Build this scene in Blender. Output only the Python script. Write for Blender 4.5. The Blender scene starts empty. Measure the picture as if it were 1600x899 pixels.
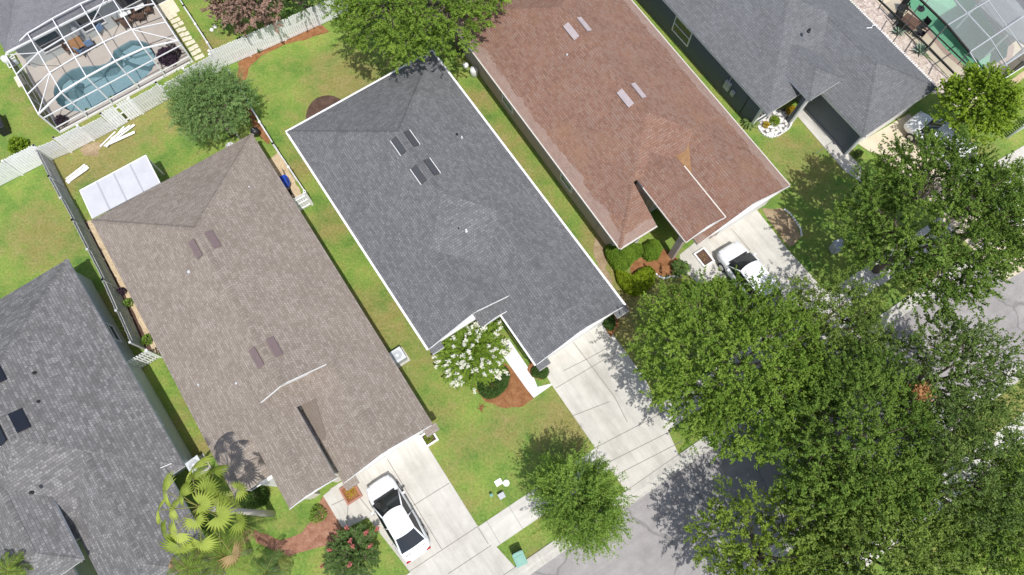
import bpy, bmesh, math, random
import numpy as np
from mathutils import Vector, Matrix
from mathutils.geometry import tessellate_polygon
R = math.radians
scene = bpy.context.scene
col = scene.collection
rng = np.random.default_rng(7)
random.seed(7)

# ---------------------------------------------------------------- camera
CAM_F = 1067.0      # focal length in photo pixels (photo 1600 wide)
CAM_H = 41.0        # drone height
TILT = math.atan(350 / 1067)
def P(px, py, z=0.0):
    """world point at height z seen at photo pixel (px, py)"""
    du = (px - 800) / CAM_F; dv = (py - 449.5) / CAM_F
    r = (du, math.sin(TILT) - dv * math.cos(TILT), -math.cos(TILT) - dv * math.sin(TILT))
    t = (z - CAM_H) / r[2]
    return Vector((r[0] * t, r[1] * t, z))
cam_d = bpy.data.cameras.new('camera'); cam = bpy.data.objects.new('camera', cam_d); col.objects.link(cam)
cam.location = (0, 0, CAM_H); cam.rotation_euler = (TILT, 0, 0)
cam_d.sensor_width = 36; cam_d.lens = CAM_F / 1600 * 36; cam_d.clip_end = 2000
scene.camera = cam

# ---------------------------------------------------------------- light
SUN = Vector((0.19, -0.38, 1)).normalized()      # towards the sun
elev = math.asin(SUN.z)
w = bpy.data.worlds.new('World'); scene.world = w; w.use_nodes = True
nt = w.node_tree; bgn = nt.nodes['Background']
sky = nt.nodes.new('ShaderNodeTexSky'); sky.sky_type = 'NISHITA'; sky.sun_disc = False
sky.dust_density = 2.2; sky.ozone_density = .8; sky.sun_elevation = elev; sky.sun_rotation = math.atan2(SUN.x, SUN.y)
nt.links.new(sky.outputs[0], bgn.inputs[0]); bgn.inputs[1].default_value = 0.13
sl = bpy.data.lights.new('sun', 'SUN'); sl.energy = 3.8; sl.angle = R(0.53); sl.color = (1, 0.972, 0.935)
so = bpy.data.objects.new('sun', sl); col.objects.link(so)
so.rotation_euler = SUN.to_track_quat('Z', 'Y').to_euler(); so.location = (0, 0, 80)
vs = scene.view_settings
vs.view_transform = 'Standard'; vs.look = 'None'; vs.gamma = 1; vs.use_curve_mapping = False; vs.exposure = 0.14

# ---------------------------------------------------------------- tagging and mesh building
def tag(o, label=None, cat=None, group=None, kind=None):
    if label: o['label'] = label
    if cat: o['category'] = cat
    if group: o['group'] = group
    if kind: o['kind'] = kind
    return o
def empty(name, loc, label, cat, rz=0, group=None):
    o = bpy.data.objects.new(name, None); col.objects.link(o)
    o.location = loc; o.rotation_euler = (0, 0, rz); o.empty_display_size = .2
    return tag(o, label, cat, group)
def link(name, me, mat, parent=None):
    o = bpy.data.objects.new(name, me); col.objects.link(o)
    for m in (mat if isinstance(mat, (list, tuple)) else [mat]): me.materials.append(m)
    if parent: o.parent = parent
    return o
def copy_tree(o, parent=None):
    c = o.copy(); col.objects.link(c)
    if parent: c.parent = parent
    for ch in o.children: copy_tree(ch, c)
    return c
class MB:
    def __init__(s): s.v = []; s.f = []; s.uv = []
    def poly(s, pts, uv=None):
        i = len(s.v); s.v += [tuple(p) for p in pts]; s.f.append(tuple(range(i, i + len(pts))))
        s.uv.append(uv or [(p[0], p[1]) for p in pts]); return s
    def face(s, idx, uv=None):
        s.f.append(tuple(idx)); s.uv.append(uv or [(s.v[i][0], s.v[i][1]) for i in idx])
    def box(s, c, size, rz=0, M=None):
        hx, hy, hz = (d / 2 for d in size); m = M if M is not None else Matrix.Rotation(rz, 3, 'Z')
        i = len(s.v)
        for z in (-hz, hz):
            for x, y in ((-hx, -hy), (hx, -hy), (hx, hy), (-hx, hy)):
                s.v.append(tuple(Vector(c) + m @ Vector((x, y, z))))
        for q in ((3, 2, 1, 0), (4, 5, 6, 7), (0, 1, 5, 4), (1, 2, 6, 5), (2, 3, 7, 6), (3, 0, 4, 7)):
            s.face([i + k for k in q])
        return s
    def bar(s, a, b, wd, ht):
        a = Vector(a); b = Vector(b); d = b - a; L = d.length
        if L < 1e-5: return s
        x = d / L; up = Vector((0, 0, 1)) if abs(x.z) < .95 else Vector((0, 1, 0))
        y = up.cross(x).normalized(); z = x.cross(y)
        return s.box((a + b) / 2, (L, wd, ht), M=Matrix((x, y, z)).transposed())
    def prism(s, pts, z0, z1):
        n = len(pts); i = len(s.v)
        s.v += [(p[0], p[1], z0) for p in pts] + [(p[0], p[1], z1) for p in pts]
        s.face([i + k for k in reversed(range(n))]); s.face([i + n + k for k in range(n)])
        for k in range(n): s.face([i + k, i + (k + 1) % n, i + n + (k + 1) % n, i + n + k])
        return s
    def tube(s, path, rad, n=8, cap=True):
        path = [Vector(p) for p in path]; rings = []
        for k, p in enumerate(path):
            d = (path[min(k + 1, len(path) - 1)] - path[max(k - 1, 0)]).normalized()
            up = Vector((0, 0, 1)) if abs(d.z) < .9 else Vector((1, 0, 0))
            y = up.cross(d).normalized(); z = d.cross(y); r = rad[k] if hasattr(rad, '__len__') else rad
            i = len(s.v); rings.append(i)
            for j in range(n):
                a = 2 * math.pi * j / n; s.v.append(tuple(p + y * (r * math.cos(a)) + z * (r * math.sin(a))))
        for a, b in zip(rings, rings[1:]):
            for j in range(n): s.face([a + j, a + (j + 1) % n, b + (j + 1) % n, b + j])
        if cap:
            s.face([rings[0] + j for j in reversed(range(n))]); s.face([rings[-1] + j for j in range(n)])
        return s
    def lathe(s, c, prof, n=20):
        rings = []
        for r, z in prof:
            rings.append(len(s.v))
            for j in range(n):
                a = 2 * math.pi * j / n; s.v.append((c[0] + r * math.cos(a), c[1] + r * math.sin(a), c[2] + z))
        for a, b in zip(rings, rings[1:]):
            for j in range(n): s.face([a + j, a + (j + 1) % n, b + (j + 1) % n, b + j])
        s.face([rings[0] + j for j in reversed(range(n))]); s.face([rings[-1] + j for j in range(n)])
        return s
    def build(s, name, mat, parent=None, smooth=False):
        me = bpy.data.meshes.new(name); me.from_pydata(s.v, [], s.f)
        ul = me.uv_layers.new(name='UVMap')
        flat = [c for f in s.uv for p in f for c in p]
        ul.data.foreach_set('uv', flat)
        if smooth: me.polygons.foreach_set('use_smooth', [True] * len(me.polygons))
        me.update()
        return link(name, me, mat, parent)
def bevel(o, wd=.02, seg=2):
    m = o.modifiers.new('bevel', 'BEVEL'); m.width = wd; m.segments = seg; m.limit_method = 'ANGLE'; return o

# ---------------------------------------------------------------- materials
def mat(name):
    m = bpy.data.materials.new(name); m.use_nodes = True
    nt = m.node_tree; return m, nt, nt.nodes['Principled BSDF']
def N(nt, t, **kw):
    n = nt.nodes.new(t)
    for k, v in kw.items():
        if k.startswith('i_'): n.inputs[k[2:].replace('_', ' ')].default_value = v
        else: setattr(n, k, v)
    return n
def c4(c): return (c[0], c[1], c[2], 1)
def ramp(nt, fac, stops):
    r = nt.nodes.new('ShaderNodeValToRGB'); e = r.color_ramp.elements
    while len(e) < len(stops): e.new(.5)
    for el, (p, c) in zip(e, stops):
        el.position = p; el.color = c4(c) if hasattr(c, '__len__') else (c, c, c, 1)
    nt.links.new(fac, r.inputs[0]); return r.outputs[0]
def mix(nt, a, b, fac, mode='MIX'):
    n = nt.nodes.new('ShaderNodeMix'); n.data_type = 'RGBA'; n.blend_type = mode
    for sock, v in ((n.inputs[0], fac), (n.inputs[6], a), (n.inputs[7], b)):
        if hasattr(v, 'node'): nt.links.new(v, sock)
        else: sock.default_value = c4(v) if hasattr(v, '__len__') else v
    return n.outputs[2]
def noise(nt, scale, vec=None, detail=4, rough=.6):
    n = N(nt, 'ShaderNodeTexNoise'); n.inputs['Scale'].default_value = scale
    n.inputs['Detail'].default_value = detail; n.inputs['Roughness'].default_value = rough
    if vec is not None: nt.links.new(vec, n.inputs['Vector'])
    return n.outputs[0]
def objco(nt): return N(nt, 'ShaderNodeTexCoord').outputs['Object']
def geopos(nt): return N(nt, 'ShaderNodeNewGeometry').outputs['Position']
def bump(nt, bs, h, strength=.3, dist=.02):
    b = N(nt, 'ShaderNodeBump'); b.inputs['Strength'].default_value = strength; b.inputs['Distance'].default_value = dist
    nt.links.new(h, b.inputs['Height']); nt.links.new(b.outputs[0], bs.inputs['Normal'])
def simple(name, c, rough=.6, var=.15, scale=6, metal=0, spec=.5, bmp=0):
    m, nt, b = mat(name)
    v = noise(nt, scale, objco(nt), 5)
    k = ramp(nt, v, [(.3, tuple(x * (1 - var) for x in c)), (.7, tuple(min(1, x * (1 + var)) for x in c))])
    nt.links.new(k, b.inputs['Base Color'])
    b.inputs['Roughness'].default_value = rough; b.inputs['Metallic'].default_value = metal
    b.inputs['Specular IOR Level'].default_value = spec
    if bmp: bump(nt, b, noise(nt, 40, objco(nt)), bmp)
    return m
def shingle(name, cs, course_shadow, stain=None, bleach=None, row=.145, bw=.19, blk=.30):
    """laminated shingles: courses follow the UVs (metres along the eave, metres up the slope)"""
    m, nt, b = mat(name)
    uv = N(nt, 'ShaderNodeTexCoord').outputs['UV']
    def brick(wd, sq, off, ca, cb, sw=0):
        t = N(nt, 'ShaderNodeTexBrick'); nt.links.new(uv, t.inputs['Vector'])
        t.offset = off; t.squash = 1; t.inputs['Scale'].default_value = 1
        t.inputs['Brick Width'].default_value = wd; t.inputs['Row Height'].default_value = row
        t.inputs['Mortar Size'].default_value = .014; t.inputs['Mortar Smooth'].default_value = .5
        t.inputs['Color1'].default_value = c4(ca); t.inputs['Color2'].default_value = c4(cb)
        t.inputs['Mortar'].default_value = c4(course_shadow); return t  # shadow lines of the shingle courses, put into the colour as dark gaps
    t1 = brick(bw, 1, .37, cs[0], cs[1]); t2 = brick(bw * .63, 1, .61, cs[1], cs[2])
    mp = N(nt, 'ShaderNodeMapping'); nt.links.new(uv, mp.inputs[0]); mp.inputs['Scale'].default_value = (1 / blk, 1 / row, 1)
    wn = N(nt, 'ShaderNodeTexWhiteNoise', noise_dimensions='2D')
    fl = N(nt, 'ShaderNodeVectorMath', operation='FLOOR'); nt.links.new(mp.outputs[0], fl.inputs[0]); nt.links.new(fl.outputs[0], wn.inputs['Vector'])
    k = mix(nt, t1.outputs[0], t2.outputs[0], ramp(nt, wn.outputs[0], [(.35, 0.), (.65, 1.)]))
    big = noise(nt, .5, geopos(nt), 5, .65)
    k = mix(nt, k, ramp(nt, big, [(.3, .93), (.7, 1.06)]), 1.0, 'MULTIPLY')
    fine = noise(nt, 16, geopos(nt), 3, .7)
    k = mix(nt, k, ramp(nt, fine, [(.3, .86), (.7, 1.14)]), .8, 'MULTIPLY')
    if stain:
        sn = noise(nt, .38, geopos(nt), 6, .7)
        k = mix(nt, k, stain, ramp(nt, sn, [(.50, 0.), (.72, .45)]))
    if bleach:
        sp = N(nt, 'ShaderNodeSeparateXYZ'); nt.links.new(uv, sp.inputs[0])
        ad = N(nt, 'ShaderNodeMath', operation='MULTIPLY_ADD'); nt.links.new(noise(nt, .6, geopos(nt), 6, .7), ad.inputs[0])
        ad.inputs[1].default_value = -1.3; nt.links.new(sp.outputs[1], ad.inputs[2])
        k = mix(nt, k, bleach, ramp(nt, ad.outputs[0], [(-1.0, .24), (.0, 0.)]))
    nt.links.new(k, b.inputs['Base Color']); b.inputs['Roughness'].default_value = .92
    b.inputs['Specular IOR Level'].default_value = .25
    bw_ = N(nt, 'ShaderNodeRGBToBW'); nt.links.new(t1.outputs[1], bw_.inputs[0])
    bump(nt, b, fine, .35, .015)
    return m
def leafmat(name, dark, light, trans=.35, rough=.65):
    m, nt, b = mat(name)
    at = N(nt, 'ShaderNodeAttribute', attribute_name='tint')
    k = ramp(nt, at.outputs['Fac'], [(0., dark), (1., light)])
    nt.links.new(k, b.inputs['Base Color']); b.inputs['Roughness'].default_value = rough
    b.inputs['Specular IOR Level'].default_value = .15
    tr = N(nt, 'ShaderNodeBsdfTranslucent')
    kk = mix(nt, k, (1.25, 1.2, .5), 1.0, 'MULTIPLY'); nt.links.new(kk, tr.inputs[0])
    mx = N(nt, 'ShaderNodeMixShader'); mx.inputs[0].default_value = trans
    nt.links.new(b.outputs[0], mx.inputs[1]); nt.links.new(tr.outputs[0], mx.inputs[2])
    nt.links.new(mx.outputs[0], nt.nodes['Material Output'].inputs[0])
    return m
def ground_mix(name, cols, scales=(1.2, 9, 40), rough=.95, bmp=.5, amp=1.0):
    m, nt, b = mat(name); p = geopos(nt)
    k = ramp(nt, noise(nt, scales[0], p, 6, .65), [(.3, cols[0]), (.52, cols[1]), (.72, cols[2])])
    f = noise(nt, scales[1], p, 5, .7); k = mix(nt, k, ramp(nt, f, [(.3, 1 - .28 * amp), (.7, 1 + .25 * amp)]), 1., 'MULTIPLY')
    g = noise(nt, scales[2], p, 3, .7); k = mix(nt, k, ramp(nt, g, [(.3, 1 - .3 * amp), (.7, 1 + .3 * amp)]), .8, 'MULTIPLY')
    nt.links.new(k, b.inputs['Base Color']); b.inputs['Roughness'].default_value = rough
    b.inputs['Specular IOR Level'].default_value = .2
    bump(nt, b, g, bmp, .03); return m
M = {}
# lawn: dryness attribute (worn, straw-coloured patches) mixed with noise
m, nt, b = mat('lawn_grass'); p = geopos(nt)
at = N(nt, 'ShaderNodeAttribute', attribute_name='dry')
green = ramp(nt, noise(nt, .45, p, 6, .62), [(.3, (.098, .188, .040)), (.48, (.178, .272, .056)), (.7, (.275, .338, .076))])
straw = ramp(nt, noise(nt, 1.3, p, 5, .7), [(.3, (.215, .205, .062)), (.55, (.275, .235, .090)), (.75, (.33, .26, .13))])
ad = N(nt, 'ShaderNodeMath', operation='MULTIPLY_ADD'); nt.links.new(noise(nt, .9, p, 7, .72), ad.inputs[0]); ad.inputs[1].default_value = 1.9
nt.links.new(at.outputs['Fac'], ad.inputs[2])
sc_ = N(nt, 'ShaderNodeMath', operation='MULTIPLY'); nt.links.new(ad.outputs[0], sc_.inputs[0]); sc_.inputs[1].default_value = .62
k = mix(nt, green, straw, ramp(nt, sc_.outputs[0], [(.56, 0.), (.92, .9)]))
f = noise(nt, 7, p, 5, .75); k = mix(nt, k, ramp(nt, f, [(.28, .62), (.72, 1.35)]), 1., 'MULTIPLY'); k = mix(nt, k, (.07, .15, .03), ramp(nt, noise(nt, 2.6, p, 6, .8), [(.62, 0.), (.70, .4)]))
g = noise(nt, 38, p, 3, .75); k = mix(nt, k, ramp(nt, g, [(.28, .55), (.72, 1.45)]), 1., 'MULTIPLY')
nt.links.new(k, b.inputs['Base Color']); b.inputs['Roughness'].default_value = 1; b.inputs['Specular IOR Level'].default_value = .1
bump(nt, b, g, .7, .05); M['lawn'] = m

M['concrete'] = ground_mix('light_concrete', ((.445, .425, .375), (.53, .51, .46), (.575, .56, .51)), (.45, 1.1, 45), .9, .12, .22)
M['walk'] = ground_mix('white_concrete', ((.50, .48, .43), (.575, .555, .505), (.62, .605, .56)), (.5, 1.3, 45), .9, .12, .14)
M['painted'] = ground_mix('painted_walk', ((.66, .665, .68), (.70, .705, .72), (.73, .735, .75)), (.5, 1.3, 45), .8, .08, .06)
M['deck'] = ground_mix('pool_deck_concrete', ((.43, .385, .335), (.475, .43, .38), (.51, .47, .42)), (.6, 1.3, 45), .9, .1, .14)
M['deck2'] = ground_mix('cream_deck', ((.50, .43, .31), (.56, .49, .37), (.62, .55, .43)), (.6, 1.3, 45), .9, .1, .14)
M['kerb'] = ground_mix('kerb_concrete', ((.40, .385, .35), (.47, .455, .41), (.55, .53, .48)), (.8, 4, 45), .9, .15, .35)
def streaks(m, ang, amt):
    """tyre wear along the drive and a few oil drips, multiplied into the concrete colour"""
    nt = m.node_tree; b = nt.nodes['Principled BSDF']; src = b.inputs['Base Color'].links[0].from_socket
    mp = N(nt, 'ShaderNodeMapping'); mp.inputs['Rotation'].default_value = (0, 0, R(-ang)); mp.inputs['Scale'].default_value = (.22, 2.2, 1)
    r0 = N(nt, 'ShaderNodeVectorRotate', rotation_type='Z_AXIS'); r0.inputs['Angle'].default_value = R(-ang); nt.links.new(geopos(nt), r0.inputs['Vector'])
    mp.inputs['Rotation'].default_value = (0, 0, 0); nt.links.new(r0.outputs[0], mp.inputs[0])
    k = mix(nt, src, ramp(nt, noise(nt, 1., mp.outputs[0], 5, .7), [(.35, 1 - amt), (.6, 1.03)]), 1., 'MULTIPLY')
    k = mix(nt, k, ramp(nt, noise(nt, 1.7, geopos(nt), 6, .75), [(.27, .72), (.36, 1.)]), 1., 'MULTIPLY')
    nt.links.new(k, b.inputs['Base Color'])
streaks(M['concrete'], -56, .13); streaks(M['walk'], 33, .10)
def cracks(m, sc, dk):
    nt = m.node_tree; b = nt.nodes['Principled BSDF']; src = b.inputs['Base Color'].links[0].from_socket
    ns = N(nt, 'ShaderNodeTexNoise'); ns.inputs['Scale'].default_value = .8; ns.inputs['Detail'].default_value = 5; nt.links.new(geopos(nt), ns.inputs['Vector'])
    ad = N(nt, 'ShaderNodeVectorMath', operation='MULTIPLY_ADD'); nt.links.new(ns.outputs['Color'], ad.inputs[0]); ad.inputs[1].default_value = (1.6, 1.6, 0); nt.links.new(geopos(nt), ad.inputs[2])
    vo = N(nt, 'ShaderNodeTexVoronoi', feature='DISTANCE_TO_EDGE'); vo.inputs['Scale'].default_value = sc; nt.links.new(ad.outputs[0], vo.inputs['Vector'])
    k = mix(nt, src, ramp(nt, vo.outputs['Distance'], [(.003, dk), (.012, 1.)]), 1., 'MULTIPLY')
    nt.links.new(k, b.inputs['Base Color'])
M['joint'] = simple('joint_dark', (.20, .185, .165), .95)
M['asphalt'] = ground_mix('old_asphalt', ((.285, .268, .262), (.325, .308, .300), (.36, .343, .334)), (.25, 1.4, 60), .95, .5, .45)
cracks(M['asphalt'], .16, .72)
streaks(M['asphalt'], 32.6, .10)
M['mulch'] = ground_mix('pine_straw', ((.20, .085, .035), (.29, .135, .06), (.36, .19, .09)), (2.5, 14, 55), 1, 1)
M['mulch_dark'] = ground_mix('dark_mulch', ((.075, .045, .035), (.11, .068, .052), (.15, .095, .07)), (2.5, 14, 55), 1, 1)
M['mulch_red'] = ground_mix('red_mulch', ((.24, .11, .07), (.34, .175, .115), (.43, .25, .17)), (3, 16, 55), 1, 1)
M['soil'] = ground_mix('dry_soil', ((.24, .17, .10), (.33, .25, .155), (.40, .32, .21)), (1.6, 9, 50), 1, .6)
M['sand'] = ground_mix('pale_sand', ((.44, .34, .22), (.53, .42, .28), (.60, .50, .36)), (1.2, 9, 50), 1, .5)
M['paver'] = simple('cream_paver', (.62, .58, .45), .9, .12, 5)
m, nt, b = mat('pebbles'); vo = N(nt, 'ShaderNodeTexVoronoi'); vo.inputs['Scale'].default_value = 7; nt.links.new(geopos(nt), vo.inputs['Vector'])
k = ramp(nt, vo.outputs['Color'], [(.0, (.30, .24, .20)), (.5, (.48, .40, .34)), (1., (.64, .57, .50))])
nt.links.new(k, b.inputs['Base Color']); b.inputs['Roughness'].default_value = .9; bump(nt, b, vo.outputs['Distance'], .8, .05); M['pebble'] = m
m, nt, b = mat('white_rocks'); vo = N(nt, 'ShaderNodeTexVoronoi'); vo.inputs['Scale'].default_value = 5.5; nt.links.new(geopos(nt), vo.inputs['Vector'])
k = ramp(nt, vo.outputs['Distance'], [(.0, (.78, .77, .75)), (.45, (.66, .65, .63)), (.8, (.10, .09, .08))])
nt.links.new(k, b.inputs['Base Color']); b.inputs['Roughness'].default_value = .8; M['white_rock'] = m

M['roof3'] = shingle('charcoal_shingles', ((.124, .125, .128), (.152, .154, .158), (.200, .203, .208)), (.082, .083, .085), bw=.26, blk=.26)
M['roof2'] = shingle('taupe_shingles', ((.226, .188, .156), (.266, .226, .191), (.340, .297, .258)), (.170, .141, .115), bw=.2)
M['roof4'] = shingle('red_brown_shingles', ((.202, .112, .080), (.268, .150, .108), (.285, .192, .150)), (.130, .082, .064), stain=(.285, .165, .098), bleach=(.46, .40, .36), bw=.2)
M['roof5'] = shingle('slate_grey_shingles', ((.130, .133, .139), (.152, .156, .163), (.186, .191, .199)), (.090, .093, .098), bw=.24)
M['roof1'] = shingle('mottled_grey_shingles', ((.126, .124, .124), (.165, .161, .160), (.252, .247, .245)), (.095, .093, .092), bw=.24, row=.155, blk=.36)
M['roof6'] = shingle('blue_grey_shingles', ((.145, .145, .158), (.175, .176, .190), (.205, .205, .218)), (.125, .125, .135))
M['patch2'] = shingle('bare_taupe_patch', ((.20, .165, .135), (.215, .18, .148), (.225, .19, .158)), (.16, .13, .11))
M['patch4'] = simple('rust_brown_patch', (.31, .175, .085), .95, .2, 3)
M['white'] = simple('white_trim', (.78, .78, .77), .5, .05, 5)
M['beige'] = simple('beige_gutter', (.60, .56, .50), .5, .08, 5)
M['vinyl'] = simple('white_vinyl', (.88, .88, .88), .55, .08, 4)
M['vinyl_grey'] = simple('weathered_vinyl', (.46, .46, .46), .7, .18, 3)
M['frame_white'] = simple('white_aluminium', (.80, .80, .80), .4, .04)
M['seam_white'] = simple('corner_white', (.74, .74, .73), .5, .05, 5)
M['frame_dark'] = simple('bronze_aluminium', (.030, .027, .024), .5, .1)
M['metal_white'] = simple('white_metal_roof', (.53, .535, .555), .45, .07, 1.2)
M['wall_tan'] = simple('tan_stucco', (.46, .38, .33), .95, .07, 8, bmp=.3)
M['wall_cream'] = simple('cream_stucco', (.68, .64, .55), .95, .06, 8, bmp=.3)
M['wall_grey'] = simple('pale_grey_stucco', (.50, .53, .52), .95, .06, 8, bmp=.3)
M['wall_slate'] = simple('slate_blue_stucco', (.135, .150, .172), .95, .1, 8, bmp=.3)
M['wall_white'] = simple('white_stucco', (.72, .71, .69), .95, .05, 8, bmp=.3)
M['glass'] = simple('window_glass', (.03, .04, .05), .06, .1, 2, spec=.8)
M['skyglass'] = simple('dark_vent_cover', (.016, .018, .026), .25, .1, 2)
M['vent3'] = simple('charcoal_vent', (.058, .060, .066), .7, .1, 5)
M['vent2'] = simple('mauve_brown_vent', (.165, .122, .122), .8, .1, 5)
M['vent4'] = simple('pale_mauve_vent', (.40, .345, .350), .7, .1, 5)
M['lead'] = simple('pale_lead', (.5, .52, .54), .5, .1, 8)
M['rubber'] = simple('black_rubber', (.018, .018, .018), .8, .1)
M['black'] = simple('black_metal', (.02, .02, .022), .5, .1)
M['grey_metal'] = simple('grey_metal', (.42, .44, .46), .45, .1, 8)
M['bark'] = simple('grey_bark', (.16, .125, .10), .95, .3, 9, bmp=.6)
M['palm_bark'] = simple('pale_palm_bark', (.52, .48, .43), .9, .12, 9, bmp=.4)
M['car_white'] = simple('white_car_paint', (.80, .81, .82), .22, .02, 1)
M['car_glass'] = simple('car_glass', (.014, .018, .02), .05, .1, 1, spec=.8)
M['chrome'] = simple('silver_rim', (.55, .56, .58), .3, .1, 8, metal=.8)
M['lamp'] = simple('headlamp_lens', (.55, .57, .6), .1, .05, 8)
M['tail'] = simple('red_lens', (.35, .015, .015), .2, .1, 8)
M['green_bin'] = simple('green_plastic', (.17, .36, .29), .45, .08, 5)
M['blue'] = simple('blue_plastic', (.025, .075, .42), .4, .1, 5)
M['blue_cloth'] = simple('blue_cushion', (.16, .26, .42), .9, .1, 5)
M['wicker'] = simple('brown_wicker', (.13, .075, .05), .9, .2, 20)
M['wood'] = simple('brown_wood', (.30, .16, .07), .7, .2, 9)
M['terracotta'] = simple('brick_edging', (.36, .17, .12), .9, .15, 9)
M['coping'] = simple('brick_coping', (.36, .26, .21), .9, .15, 9)
M['rust'] = simple('rust_twigs', (.26, .085, .04), .9, .2, 9)
M['plaster'] = simple('pool_plaster', (.30, .42, .45), .8, .06, 3)
M['plaster_g'] = simple('green_pool_plaster', (.27, .42, .33), .8, .08, 3)
def watermat(name, tint):
    m, nt, b = mat(name)
    t = N(nt, 'ShaderNodeBsdfTransparent'); t.inputs[0].default_value = c4(tint)
    g = N(nt, 'ShaderNodeBsdfGlossy'); g.inputs['Roughness'].default_value = .08
    lw = N(nt, 'ShaderNodeFresnel'); lw.inputs[0].default_value = 1.33
    bm = N(nt, 'ShaderNodeBump'); bm.inputs['Strength'].default_value = .3; bm.inputs['Distance'].default_value = .03
    nt.links.new(noise(nt, 4, geopos(nt), 3), bm.inputs['Height']); nt.links.new(bm.outputs[0], g.inputs['Normal'])
    mx = N(nt, 'ShaderNodeMixShader'); nt.links.new(lw.outputs[0], mx.inputs[0]); nt.links.new(t.outputs[0], mx.inputs[1]); nt.links.new(g.outputs[0], mx.inputs[2])
    nt.links.new(mx.outputs[0], nt.nodes['Material Output'].inputs[0]); return m
M['water'] = watermat('pool_water', (.82, .88, .90)); M['water_g'] = watermat('green_pool_water', (.72, .93, .82))
def screenmat(name, c, a):
    m, nt, b = mat(name); b.inputs['Base Color'].default_value = c4(c); b.inputs['Roughness'].default_value = .9
    t = N(nt, 'ShaderNodeBsdfTransparent'); mx = N(nt, 'ShaderNodeMixShader'); mx.inputs[0].default_value = a
    nt.links.new(t.outputs[0], mx.inputs[1]); nt.links.new(b.outputs[0], mx.inputs[2])
    nt.links.new(mx.outputs[0], nt.nodes['Material Output'].inputs[0]); return m
M['screen'] = screenmat('insect_screen', (.03, .03, .035), .12)
M['screen_wall'] = screenmat('dark_insect_screen', (.03, .03, .042), .82)
M['screen_g'] = screenmat('grey_insect_screen', (.60, .64, .62), .25)
# ---------------------------------------------------------------- ground
def inpoly(x, y, poly):
    c = False; n = len(poly)
    for i in range(n):
        x1, y1 = poly[i][0], poly[i][1]; x2, y2 = poly[i - 1][0], poly[i - 1][1]
        if (y1 > y) != (y2 > y) and x < (x2 - x1) * (y - y1) / (y2 - y1) + x1: c = not c
    return c
class Frame:
    """local frame of a plot: a = along the house towards the street, b = to the right of the photo"""
    def __init__(s, o, ang): s.o = Vector((o[0], o[1], 0)); s.ang = R(ang); s.a = Vector((math.cos(s.ang), math.sin(s.ang), 0)); s.b = Vector((-s.a.y, s.a.x, 0))
    def __call__(s, a, b, z=0): return s.o + s.a * a + s.b * b + Vector((0, 0, z))
    def loc(s, p): d = Vector((p[0], p[1], 0)) - s.o; return (d.dot(s.a), d.dot(s.b))
CG = Frame(P(95, 208), 34.88)          # left pool cage: a along the fence, b towards its house
CG_W = 10.0; CG_D = max(CG.loc(P(11, 82, 2.3))[1], 5.5)
pool_px = [(204, 64), (217, 64), (229, 67), (238, 76), (243, 86), (243, 98), (238, 110), (230, 119), (220, 126), (204, 137), (187, 147), (168, 158), (150, 167), (136, 173), (123, 175), (110, 174), (100, 170), (91, 163), (86, 153), (84, 145), (86, 136), (92, 126), (100, 117), (111, 110), (123, 106), (140, 104), (157, 103), (167, 100), (173, 95), (176, 88), (178, 80), (190, 72)]
pool = [P(*p) for p in pool_px]
gpool = [P(*p) for p in [(1399, -22), (1500, -30), (1556, 52), (1575, 70), (1572, 90), (1545, 106), (1531, 125), (1478, 78), (1440, 34), (1411, 2)]]
xs = [-900, -400, -200, -100, -75] + [x * .5 for x in range(-120, 121)] + [75, 100, 200, 400, 900]
ys = [-900, -400, -150, -60, -35] + [y * .5 for y in range(-40, 161)] + [100, 150, 400, 900]
dry_spots = [((225, 190), 1.5, .5), ((160, 235), 1.7, .75), ((100, 250), 1.0, .6), ((270, 180), 1.1, .5), ((120, 265), 1.2, .7), ((480, 210), 1.2, .3),
    ((70, 365), 1.6, .6), ((40, 370), 1.1, .5), ((160, 480), .7, .6), ((200, 520), .6, .6), ((540, 130), 2.0, .65), ((470, 260), .8, .55), ((560, 480), 1.2, .5), ((520, 350), .9, .55), ((590, 520), 1.0, .6), ((640, 560), 1.2, .45), ((610, 500), .9, .6),
    ((880, 660), 1.3, .65), ((850, 650), .9, .45), ((790, 670), 1.0, .5), ((720, 690), .8, .4), ((770, 240), 1.5, .6), ((800, 280), 1.4, .5), ((840, 330), 1.2, .5), ((745, 160), .9, .6), ((980, 470), 1.1, .75), ((975, 510), .9, .6), ((960, 555), .8, .5), ((1040, 455), 1.0, .6), ((955, 430), .8, .7), ((930, 370), .8, .6),
    ((1215, 195), .8, .35), ((1260, 260), 1.5, .45), ((1230, 230), 1.0, .4), ((1520, 245), 1.0, .55), ((70, 170), .9, .5), ((45, 140), .8, .3), ((330, 70), .9, .5), ((270, 50), .8, .5), ((720, 790), .7, .4), ((690, 640), .8, .4), ((830, 870), .6, .4), ((690, 740), .6, .5), ((300, 640), .8, .4), ((315, 700), .6, .6), ((1590, 640), 1.5, .5), ((550, 840), .6, .4)]
dry_w = [(P(*s[0]), s[1], s[2]) for s in dry_spots]
gv = []; gd = []
for y in ys:
    for x in xs:
        gv.append((x, y, 0))
        gd.append(max([0] + [k * max(0, 1 - math.hypot(x - q.x, y - q.y) / (1.9 * r_)) ** .7 for q, r_, k in dry_w]))
nx = len(xs); gf = []
cage_in = [CG(.2, .2), CG(CG_W - .2, .2), CG(CG_W - .2, CG_D - .2), CG(.2, CG_D - .2)]
gdeck = [P(*p) for p in [(1340, -40), (1362, -5), (1440, 78), (1520, 160), (1560, 128), (1640, 75), (1640, -40), (1500, -120)]]
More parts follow.
